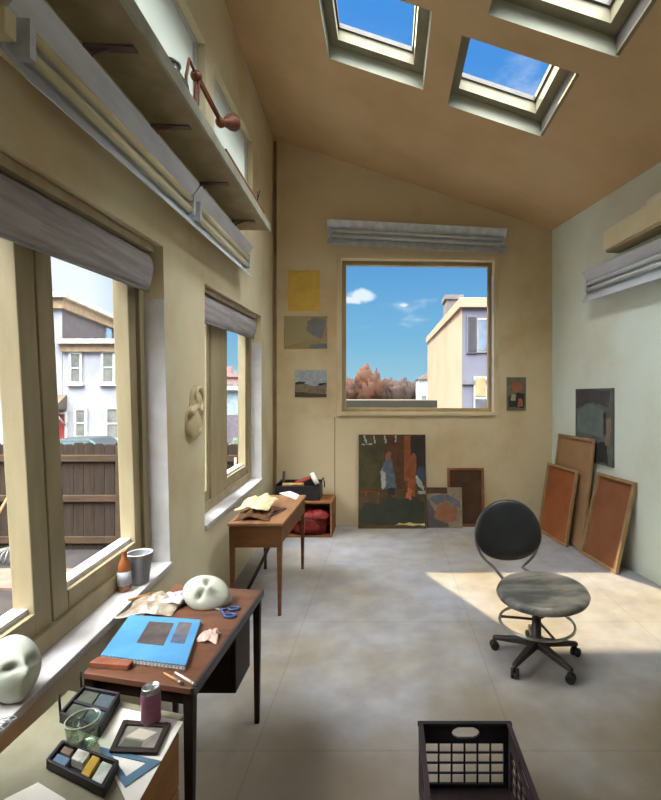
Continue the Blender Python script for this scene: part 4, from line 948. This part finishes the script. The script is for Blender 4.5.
m = MB(); m.add(vs, fs, True); m.build('face', mat('grey_plaster', (186, 190, 176), .8, alt=(160, 164, 150), scale=6), t)
c = Vector((-1.175, 1.395, sz(1.395) + .006))
m = MB()
pts = []
for i in range(60):
    a = i * .42; pts.append(c + Vector((.022 * math.cos(a), -.045 + i * .0016 + .016 * math.sin(a), .002 + .006 * (1 + math.sin(a * .5)))))
m.tube(pts, .0016, 5); tag(m.build('wire_coil', GREYMET, None, loc=c), 'loose coil of thin wire on the sill in front of the plaster head', 'wire')

# ================================================================== OUTSIDE, LEFT
GZ = -.5
GROUND = mat('yard_soil', (42, 36, 34), .95, alt=(28, 25, 26), scale=2, detail=9, bump=.5)
m = MB(); m.bx(-9, -1.80, -8, 7.4, GZ - .3, GZ); struct(m.build('ground', GROUND))
m = MB(); m.bx(-60, 60, 7.4, 90, -1.9, -1.6); m.bx(3.0, 60, -20, 7.4, -1.9, -1.6); struct(m.build('street', mat('asphalt', (96, 92, 92), .9, alt=(80, 78, 80), scale=2)))
m = MB(); m.bx(-8, -2.4, 5.08, 5.66, GZ, GZ + .03); struct(m.build('path', mat('path_stone', (104, 84, 72), .9, alt=(86, 68, 58), scale=6, bump=.4)))
FB = mat('fence_boards', (48, 35, 24), .85, alt=(32, 23, 16), scale=3, stretch=(8, 8, .8), detail=8, bump=.3)
FBR = mat('fence_rail', (66, 49, 32), .85, alt=(46, 33, 22), scale=3, stretch=(.8, 8, 8))
t = thing('board_fence', 'weathered brown board fence with three rails across the yard outside the large window', 'fence', (-4.4, 6.42, GZ))
m = MB(); x = -7.6; random.seed(3)
while x < -1.85:
    w = .145; dz_ = random.uniform(-.015, .02)
    m.prism([(x, 6.45, GZ), (x + w - .006, 6.45, GZ), (x + w - .006, 6.45, .96 + dz_), (x + w - .03, 6.45, .985 + dz_), (x + .024, 6.45, .985 + dz_), (x, 6.45, .96 + dz_)], (0, .02, 0)); x += w
m.build('board_panel', FB, t)
for z in (.78, .22, -.36):
    m = MB(); m.bx(-7.6, -1.85, 6.405, 6.449, z - .045, z + .045); m.build('rail', FBR, t, bevel=.004)
for x in (-6.2, -3.72):
    m = MB(); m.bx(x - .05, x + .05, 6.36, 6.404, GZ, .95); m.build('post', FBR, t, bevel=.004)
# rake and stick against the fence
a = P(15, 455, 6.33); b_ = P(24, 532, 5.9); b_.z = GZ + .10
a = Vector((-5.1, 6.36, .70)); b_ = Vector((-4.92, 5.98, GZ + .06))
t = thing('garden_rake', 'dark wire garden rake leaning on the fence outside', 'rake', b_)
m = MB(); m.tube([a, b_ + Vector((-.02, .02, .10))], .014, 8); m.build('handle', DARK, t)
m = MB()
for k in range(9):
    f = (k - 4) / 4; m.tube([b_ + Vector((-.02, .02, .12)), b_ + Vector((f * .12, -.06, .10)), b_ + Vector((f * .24, -.12, .07)), b_ + Vector((f * .25, -.16, -.04))], .009, 5)
m.build('tines', mat('tine_metal', (112, 110, 108), .5, metal=.5), t)
m = MB(); m.tube([(-5.16, 6.36, .42), (-5.42, 6.0, GZ + .01)], .018, 8); tag(m.build('garden_stake', mat('pale_stake', (150, 104, 70), .8), None, loc=(-5.42, 6.0, GZ)), 'pale wooden stake leaning on the fence beside the rake', 'stake')
# white house
HW = mat('house_white', (138, 138, 143), .8, alt=(116, 118, 126), scale=.7, detail=8)
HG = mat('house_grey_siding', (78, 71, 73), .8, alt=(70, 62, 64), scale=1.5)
COR = mat('cornice_paint', (160, 158, 150), .7); CORB = mat('cornice_brown_wood', (132, 112, 88), .8)  # pale cornice, browner band beneath it
WFR = mat('house_window_frame', (164, 162, 158), .7); WDK = mat('house_window_pane', (72, 74, 74), .2, alt=(104, 104, 96), scale=1.4, spec=.6); WBL = mat('house_window_sky', (124, 150, 172), .2, spec=.6); WPU = mat('house_window_violet', (112, 104, 146), .2, spec=.6)
t = thing('row_house', 'white two-storey house with flat cornices and a red door beyond the fence', 'house', (-18, 24, -1.6))
A = [(-30, 24), (-17, 24), (-18.75, 31.6), (-30, 31.6)]
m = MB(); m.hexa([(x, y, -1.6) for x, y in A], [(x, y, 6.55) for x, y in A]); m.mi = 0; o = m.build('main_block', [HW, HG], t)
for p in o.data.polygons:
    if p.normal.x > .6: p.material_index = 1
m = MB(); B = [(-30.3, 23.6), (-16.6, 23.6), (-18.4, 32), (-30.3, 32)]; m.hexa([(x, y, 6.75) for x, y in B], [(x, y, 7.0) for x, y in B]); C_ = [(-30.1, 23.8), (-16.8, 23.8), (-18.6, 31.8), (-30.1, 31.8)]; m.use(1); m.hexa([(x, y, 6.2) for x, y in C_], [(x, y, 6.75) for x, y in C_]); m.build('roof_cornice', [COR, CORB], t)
m = MB(); D = [(-16.98, 24), (-11.2, 24), (-11.2, 31), (-18.55, 31)]; m.hexa([(x, y, -1.6) for x, y in D], [(x, y, 4.05) for x, y in D]); wg = m.build('wing', HW, t)
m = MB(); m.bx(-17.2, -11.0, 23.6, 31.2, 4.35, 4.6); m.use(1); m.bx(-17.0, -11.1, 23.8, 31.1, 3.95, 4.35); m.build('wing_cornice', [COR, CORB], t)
def hwin(par, px0, px1, py0, py1, Y, pane=WDK, fr=.12):
    a, b = P(px0, py1, Y), P(px1, py0, Y)
    m = MB(); m.bx(a.x, b.x, Y - .10, Y - .001, a.z, a.z + fr); m.bx(a.x, b.x, Y - .10, Y - .001, b.z - fr, b.z); m.bx(a.x, a.x + fr, Y - .10, Y - .001, a.z + fr, b.z - fr); m.bx(b.x - fr, b.x, Y - .10, Y - .001, a.z + fr, b.z - fr)
    m.bx(a.x + fr, b.x - fr, Y - .09, Y - .001, (a.z + b.z) / 2 - .04, (a.z + b.z) / 2 + .04); m.bx(a.x - .1, b.x + .1, Y - .2, Y - .001, a.z - .1, a.z)
    w = m.build('window_frame', WFR, par)
    m = MB(); m.bx(a.x + fr, b.x - fr, Y - .06, Y - .002, a.z + fr, b.z - fr); m.build('window_pane', pane, w)
for r in ((70, 83, 352, 384), (102, 116, 351, 384), (75, 88, 408, 438), (106, 122, 407, 440)): hwin(t, *r, 24)
hwin(t, -4, 7.5, 343, 385, 24); hwin(t, 41, 49, 308, 325, 24, WPU); hwin(t, 38, 51, 352, 384, 24)
# side window on the grey face
m = MB(); n_ = Vector((7.6, 1.75, 0)).normalized(); e_ = Vector((-1.75, 7.6, 0)).normalized(); p_ = Vector((-17, 24, 0)) + e_ * 6.0
m.hexa([p_ + n_ * .01 + Vector((0, 0, 5.0)), p_ + e_ * .9 + n_ * .01 + Vector((0, 0, 5.0)), p_ + e_ * .9 + n_ * .08 + Vector((0, 0, 5.0)), p_ + n_ * .08 + Vector((0, 0, 5.0))], [p_ + n_ * .01 + Vector((0, 0, 6.1)), p_ + e_ * .9 + n_ * .01 + Vector((0, 0, 6.1)), p_ + e_ * .9 + n_ * .08 + Vector((0, 0, 6.1)), p_ + n_ * .08 + Vector((0, 0, 6.1))])
m.build('side_window', WBL, t)
a, b = P(57, 440, 24), P(66, 414, 24)
m = MB(); m.bx(a.x, b.x, 23.92, 23.999, -.9, b.z); dd = m.build('door', mat('red_door', (128, 40, 38), .5), t)
m = MB(); m.bx(a.x - .12, a.x, 23.9, 23.999, -.9, b.z + .1); m.bx(b.x, b.x + .12, 23.9, 23.999, -.9, b.z + .1); m.bx(a.x, b.x, 23.9, 23.999, b.z, b.z + .1); m.build('door_frame', WFR, dd)
m = MB(); x0_, x1_ = P(47, 400, 24).x, P(67, 400, 24).x; z_ = P(50, 409, 24).z
m.prism([(x0_, 23.99, z_), (x0_, 22.9, z_), (x0_, 23.99, z_ + .75)], (x1_ - x0_, 0, 0)); m.build('porch_roof', mat('porch_shingle', (88, 78, 66), .9), t)
m = MB(); m.tube([(x1_ - .05, 23.99, z_ - .9), (x1_ - .05, 23.0, z_)], .05, 6); m.build('porch_brace', WFR, t)
# unseen brick block added behind the pier to keep sun off the desk
BRK = mat('red_brick', (132, 92, 76), .85, alt=(110, 74, 60), scale=3)
t = thing('brick_sun_blocker', 'unseen tall brick block added behind the window pier as a sun blocker', 'building', (-7.9, 16.4, -1.6))
m = MB(); m.bx(-9.05, -6.9, 15.6, 17.2, -1.6, 20.5); m.build('wall', BRK, t)
m = MB(); m.bx(-9.15, -6.85, 15.5, 17.3, 20.5, 20.9); m.build('roof_cornice', COR, t)
for k in range(5):
    for xx in (-8.75, -7.75):
        m = MB(); m.bx(xx, xx + .6, 15.53, 15.599, 1.5 + 3.4 * k, 3.1 + 3.4 * k); m.build('window_pane', WDK, t)
# car roof over the fence
c = Vector((-13.0, 19.6, -1.6))
t = thing('parked_car', 'dark parked car whose roof shows just above the fence', 'car', c)
prof = [(-2.1, .35), (-2.1, .8), (-1.3, .95), (-.75, 1.47), (.75, 1.50), (1.45, 1.0), (2.1, .9), (2.15, .35)]
CARM = mat('car_paint', (40, 48, 50), .5, spec=.4)
m = MB(); m.prism([c + Vector((a, -.8, z)) for a, z in prof], (0, 1.6, 0)); m.build('body', CARM, t, bevel=.08)
m = MB(); m.prism([c + Vector((a, -.82, z)) for a, z in ((.82, 1.44), (1.36, 1.03), (1.30, 1.0), (.78, 1.40))], (0, 1.64, 0)); m.prism([c + Vector((a, -.81, z)) for a, z in ((-1.1, .98), (-.7, 1.38), (.7, 1.4), (1.15, 1.0))], (0, 1.62, 0)); m.build('windows', mat('car_glass', (80, 104, 112), .35, spec=.4), t)
for a, b in ((-1.35, -.72), (1.4, -.72), (-1.35, .72), (1.4, .72)):
    m = MB(); m.lathe([(.1, -.1), (.33, -.1), (.33, .1), (.1, .1)], c + Vector((a, b, .33)), 20, rot=Matrix.Rotation(PI / 2, 3, 'X')); m.build('wheel', BLACK, t)
# houses seen through the narrow window
t = thing('pink_house', 'distant pinkish house with small windows seen through the narrow window', 'house', (-14, 40, -1.6))
m = MB(); m.bx(-16.5, -12.3, 40, 45, -1.6, 3.3); m.build('wall', mat('pink_stucco', (140, 114, 112), .8), t)
m = MB(); m.bx(-16.7, -12.1, 39.8, 45.2, 3.3, 3.6); m.bx(-14.6, -14.0, 41, 41.6, 3.6, 4.3); m.build('roof', mat('house_roof_rose', (132, 98, 94), .8), t)
for xx in (-15.0, -14.0, -13.1):
    m = MB(); m.bx(xx, xx + .5, 39.93, 39.999, 1.6, 2.7); m.build('window_pane', WDK, t)
t = thing('low_garage', 'low pale blue garage with a white eave seen through the narrow window', 'garage', (-9, 28, -1.6))
m = MB(); m.bx(-10.6, -8.2, 28, 32, -1.6, 2.0); m.build('wall', mat('garage_blue', (140, 156, 166), .8), t)
m = MB(); m.bx(-10.9, -8.0, 27.7, 32.3, 2.0, 2.25); m.build('roof', COR, t)
m = MB(); m.bx(-9.9, -8.6, 27.95, 27.999, -1.6, .5); m.build('door', mat('garage_door_violet', (104, 96, 104), .8), t)
# clipped hedge
m = MB(); 
for i in range(14): m.ell((-5.2 + i * .19, 13.4 + .1 * math.sin(i * 2), -1.2), (.3, .35, 1.55 + .08 * math.sin(i * 1.7)), 12, amp=.3, freq=5, seed=i, flat=-.4)
tag(m.build('hedge', mat('hedge_leaves', (62, 74, 62), .9, alt=(40, 50, 42), scale=12, bump=.6), None, loc=(-4, 13.4, -1.6)), 'dark grey-green hedge beyond the fence seen through the narrow window', 'hedge')
# washing line post (pale stick) by the fence
m = MB(); m.tube([(-2.12, 6.30, GZ), (-2.10, 6.33, .80)], .016, 8); m.tube([(-2.3, 6.33, .45), (-1.92, 6.33, .45)], .010, 6)
tag(m.build('garden_cross_stake', mat('cream_stake', (190, 178, 144), .8), None, loc=(-2.12, 6.3, GZ)), 'pale cross-shaped garden stake by the fence outside the narrow window', 'stake')

# ================================================================== OUTSIDE, BACK
CRM = mat('cream_render', (138, 120, 102), .85, alt=(128, 110, 92), scale=.8)
GRF = mat('shaded_render', (92, 92, 102), .85, alt=(80, 80, 92), scale=.8)  # cream render again, with the front's shade put into its colour
t = thing('cream_building', 'tall cream building with a sunlit side wall beyond the back window', 'building', (4, 14, -1.6))
A = [(1.93, 12), (7, 12), (7, 20), (1.72, 20)]
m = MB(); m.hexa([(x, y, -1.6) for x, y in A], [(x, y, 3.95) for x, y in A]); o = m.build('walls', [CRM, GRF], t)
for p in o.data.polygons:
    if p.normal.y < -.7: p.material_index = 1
B = [(1.86, 11.9), (7.1, 11.9), (7.1, 20.1), (1.66, 20.1)]
m = MB(); m.hexa([(x, y, 3.95) for x, y in B], [(x, y, 4.2) for x, y in B]); m.build('parapet', CRM, t, bevel=.01)
m = MB(); m.bx(1.85, 2.35, 14.6, 15.4, 4.2, 4.85); m.bx(1.80, 2.40, 14.55, 15.45, 4.72, 4.86); m.build('chimney', mat('chimney_grey', (96, 92, 94), .9), t)
m = MB(); m.bx(1.93, 7.0, 11.94, 11.999, 1.95, 2.06); m.build('string_course', mat('course_dark', (92, 92, 100), .9), t)
SHU = mat('shutter_dark', (70, 68, 74), .8)
def bwin(px0, px1, py0, py1, pane, nm='window_pane'):
    a, b = P(px0, py1, 12), P(px1, py0, 12)
    m = MB(); m.bx(a.x - .04, b.x + .04, 11.95, 11.999, a.z - .04, b.z + .04); w = m.build('window_frame', GRF if nm == 'shutter' else COR, t)
    m = MB(); m.bx(a.x, b.x, 11.93, 11.96, a.z, b.z)
    if nm == 'shutter':
        z = a.z + .04
        while z < b.z: m.bx(a.x, b.x, 11.915, 11.93, z, z + .03); z += .06
    m.build(nm, pane, w)
bwin(468, 475.5, 317, 352, SHU, 'shutter'); bwin(478, 489, 320, 351, mat('pane_blue_grey', (96, 112, 130), .2, alt=(70, 66, 72), scale=1.5, spec=.6))
bwin(475, 485, 378, 396, mat('pane_cream', (140, 116, 84), .5)); bwin(475, 488, 399, 409, SHU)
# flat roof in front, white cottage, trees
t = thing('flat_roof_shed', 'low shed with a dark olive flat roof right outside the back window', 'shed', (-.1, 9, GZ))
m = MB(); m.bx(-1.2, .84, 8.3, 10.5, -1.6, 1.42); m.build('wall', mat('shed_wall', (92, 88, 78), .9), t)
m = MB(); m.bx(-1.3, .88, 8.2, 10.6, 1.42, 1.575); m.build('roof', mat('olive_roofing', (54, 51, 42), .9, alt=(44, 42, 35), scale=3), t, bevel=.01)
t = thing('white_cottage', 'small distant white cottage beside the cream building', 'house', (2.4, 30, -1.6))
m = MB(); m.bx(2.0, 3.6, 30, 33, -1.6, 2.75); m.build('wall', mat('cottage_white', (186, 186, 182), .8), t)
m = MB(); m.prism([(1.9, 29.8, 2.75), (3.7, 29.8, 2.75), (2.8, 29.8, 3.3)], (0, 3.4, 0)); m.build('roof', mat('cottage_roof', (110, 92, 84), .9), t)
m = MB(); m.bx(2.2, 2.5, 29.95, 29.999, 1.0, 1.7); m.build('window_pane', WDK, t)
def tree(label, x, y, w, h, col, alt, seed):
    t = thing('autumn_tree', label, 'tree', (x, y, -1.6), 0, 'autumn trees beyond the back window')
    m = MB(); random.seed(seed)
    for i in range(9):
        a = random.uniform(0, 2 * PI); r = random.uniform(0, .65)
        m.ell((x + w * r * math.cos(a), y + w * .7 * r * math.sin(a), h * (.45 + .42 * random.random() * (1 - r * .6))), (w * .5, w * .5, h * .33), 16, amp=.55, freq=3.2, seed=seed + i)
    m.build('crown', mat('autumn_leaves_%d' % seed, col, .9, alt=alt, scale=1.6, detail=9, bump=.8), t)
    m = MB(); m.tube([(x, y, -1.6), (x + .05, y, h * .3), (x, y, h * .6)], [.16, .12, .06], 8); m.build('trunk', DARK, t)
specs = [(-3.0, 34, 1.17, 2.6, (58, 32, 16), (38, 24, 15), 'rust-brown tree crown at the left edge of the back window view'),
         (-1.6, 33, 1.17, 3.2, (66, 33, 14), (42, 25, 13), 'bright orange tree, the tallest crown beyond the flat shed roof'),
         (-.1, 35, 1.09, 2.7, (50, 29, 18), (35, 24, 19), 'dull red-brown tree in the middle of the row beyond the shed'),
         (1.1, 34, 1.01, 2.55, (44, 29, 22), (32, 23, 21), 'mauve-brown tree two crowns left of the white cottage'),
         (2.15, 36.5, 0.94, 2.6, (41, 28, 25), (30, 23, 23), 'dark purplish tree just left of the white cottage')]
for i, s in enumerate(specs): tree(s[6], s[0], s[1], s[2], s[3], s[4], s[5], 20 + i)
m = MB()
vs = []; fs = []; n = 60
for i in range(n + 1):
    x = -20 + 36 * i / n; z = 3.0 + .5 * noise.noise(Vector((x * .35, 2, 0))) + .3 * noise.noise(Vector((x * 1.3, 5, 0)))
    vs += [(x, 52, -1.7), (x, 55, z), (x, 60, z - .2), (x, 62, -1.7)]
for i in range(n):
    for k in range(3): fs.append((4 * i + k, 4 * i + k + 1, 4 * i + 5 + k, 4 * i + 4 + k))
m.add(vs, fs, True); o = m.build('hill', mat('far_hill_woods', (126, 92, 84), .95, alt=(100, 76, 76), scale=1.2, detail=9, bump=.6)); struct(o)

# ================================================================== LIGHT
sun = bpy.data.lights.new('sun', 'SUN'); sun.energy = 10.0; sun.angle = math.radians(.8); sun.color = (1.0, .78, .45)
so = bpy.data.objects.new('sun', sun); COL.objects.link(so); so.location = (-6, 18, 18)
d = Vector((.50, -1.0, -.93)); so.rotation_euler = d.to_track_quat('-Z', 'Y').to_euler()

w = bpy.data.worlds.new('sky'); SC.world = w; w.use_nodes = True
nt = w.node_tree; N = nt.nodes; L = nt.links; bg = N['Background']
tc = N.new('ShaderNodeTexCoord'); sp = N.new('ShaderNodeSeparateXYZ'); L.new(tc.outputs['Generated'], sp.inputs[0])
def mapr(sock, a, b, c=0, d=1, smooth=True):
    n = N.new('ShaderNodeMapRange'); n.interpolation_type = 'SMOOTHSTEP' if smooth else 'LINEAR'
    n.inputs[1].default_value = a; n.inputs[2].default_value = b; n.inputs[3].default_value = c; n.inputs[4].default_value = d
    L.new(sock, n.inputs[0]); return n.outputs[0]
def math_(op, a, b=None):
    n = N.new('ShaderNodeMath'); n.operation = op
    for i, s in enumerate((a, b)):
        if s is None: continue
        if isinstance(s, (int, float)): n.inputs[i].default_value = s
        else: L.new(s, n.inputs[i])
    return n.outputs[0]
cr = N.new('ShaderNodeValToRGB'); L.new(sp.outputs['Z'], cr.inputs[0])
el = cr.color_ramp.elements; el[0].position = 0; el[0].color = lin((168, 212, 226)); el[1].position = .75; el[1].color = lin((74, 150, 236))
e = el.new(.12); e.color = lin((128, 190, 226)); e = el.new(.32); e.color = lin((84, 156, 222))
nz = N.new('ShaderNodeTexNoise'); nz.inputs['Scale'].default_value = 4.2; nz.inputs['Detail'].default_value = 7; nz.inputs['Roughness'].default_value = .55
mp = N.new('ShaderNodeMapping'); mp.inputs['Scale'].default_value = (1, 1, 2.4); mp.inputs['Location'].default_value = (.35, .2, .1)
L.new(tc.outputs['Generated'], mp.inputs[0]); L.new(mp.outputs[0], nz.inputs['Vector'])
cl = mapr(nz.outputs['Fac'], .56, .74)
cl = math_('MULTIPLY', cl, mapr(sp.outputs['Z'], .7, .4))                 # fewer clouds overhead
leftw = math_('MULTIPLY', mapr(sp.outputs['X'], -.42, -.55), mapr(sp.outputs['Z'], .62, .2)) # hazy white low on the left
cl = math_('MAXIMUM', math_('MULTIPLY', cl, .75), math_('MULTIPLY', leftw, .85))
n2 = N.new('ShaderNodeTexNoise'); n2.inputs['Scale'].default_value = 26; n2.inputs['Detail'].default_value = 5; L.new(tc.outputs['Generated'], n2.inputs['Vector'])
for x0, z0, rr in ((-.058, .213, .034), (.035, .193, .020), (-.075, .205, .022)):
    dx = math_('SUBTRACT', sp.outputs['X'], x0); dz2 = math_('MULTIPLY', math_('SUBTRACT', sp.outputs['Z'], z0), 2.4)
    dd_ = math_('SQRT', math_('ADD', math_('MULTIPLY', dx, dx), math_('MULTIPLY', dz2, dz2)))
    dd_ = math_('ADD', dd_, math_('MULTIPLY', math_('SUBTRACT', n2.outputs['Fac'], .5), .05))
    bl = math_('MULTIPLY', mapr(dd_, rr, rr * .35), math_('GREATER_THAN', sp.outputs['Y'], 0))
    cl = math_('MAXIMUM', cl, math_('MULTIPLY', bl, .7))
mx = N.new('ShaderNodeMix'); mx.data_type = 'RGBA'; L.new(cl, mx.inputs['Factor']); L.new(cr.outputs[0], mx.inputs['A']); mx.inputs['B'].default_value = (1.15, 1.18, 1.18, 1)
# unseen sky at the viewer's back, brightened to fill the room with light
bright = mapr(sp.outputs['Y'], .45, -.1)
up_ = mapr(sp.outputs['Z'], .30, .85)
bright = math_('MULTIPLY', bright, up_)
m2 = N.new('ShaderNodeMix'); m2.data_type = 'RGBA'; L.new(bright, m2.inputs['Factor']); L.new(mx.outputs['Result'], m2.inputs['A']); m2.inputs['B'].default_value = (32.0, 32.0, 31.4, 1)
L.new(m2.outputs['Result'], bg.inputs['Color']); bg.inputs['Strength'].default_value = 1.0

# ================================================================== CAMERA
cam = bpy.data.cameras.new('camera'); co = bpy.data.objects.new('camera', cam); COL.objects.link(co)
co.location = (0, 0, H); co.rotation_euler = (PI / 2, 0, 0)
cam.sensor_fit = 'VERTICAL'; cam.sensor_height = 24; cam.lens = F / 800 * 24
cam.shift_x = -(CX - 330.5) / 800; cam.shift_y = (CY - 400) / 800
cam.clip_start = .05; cam.clip_end = 300
SC.camera = co
vs_ = SC.view_settings; SC.display_settings.display_device = 'sRGB'
vs_.view_transform = 'Standard'; vs_.look = 'None'; vs_.exposure = 0; vs_.gamma = 1; vs_.use_curve_mapping = False
SC.cycles.use_denoising = True
SC.cycles.max_bounces = 10; SC.cycles.diffuse_bounces = 6; SC.cycles.transparent_max_bounces = 16
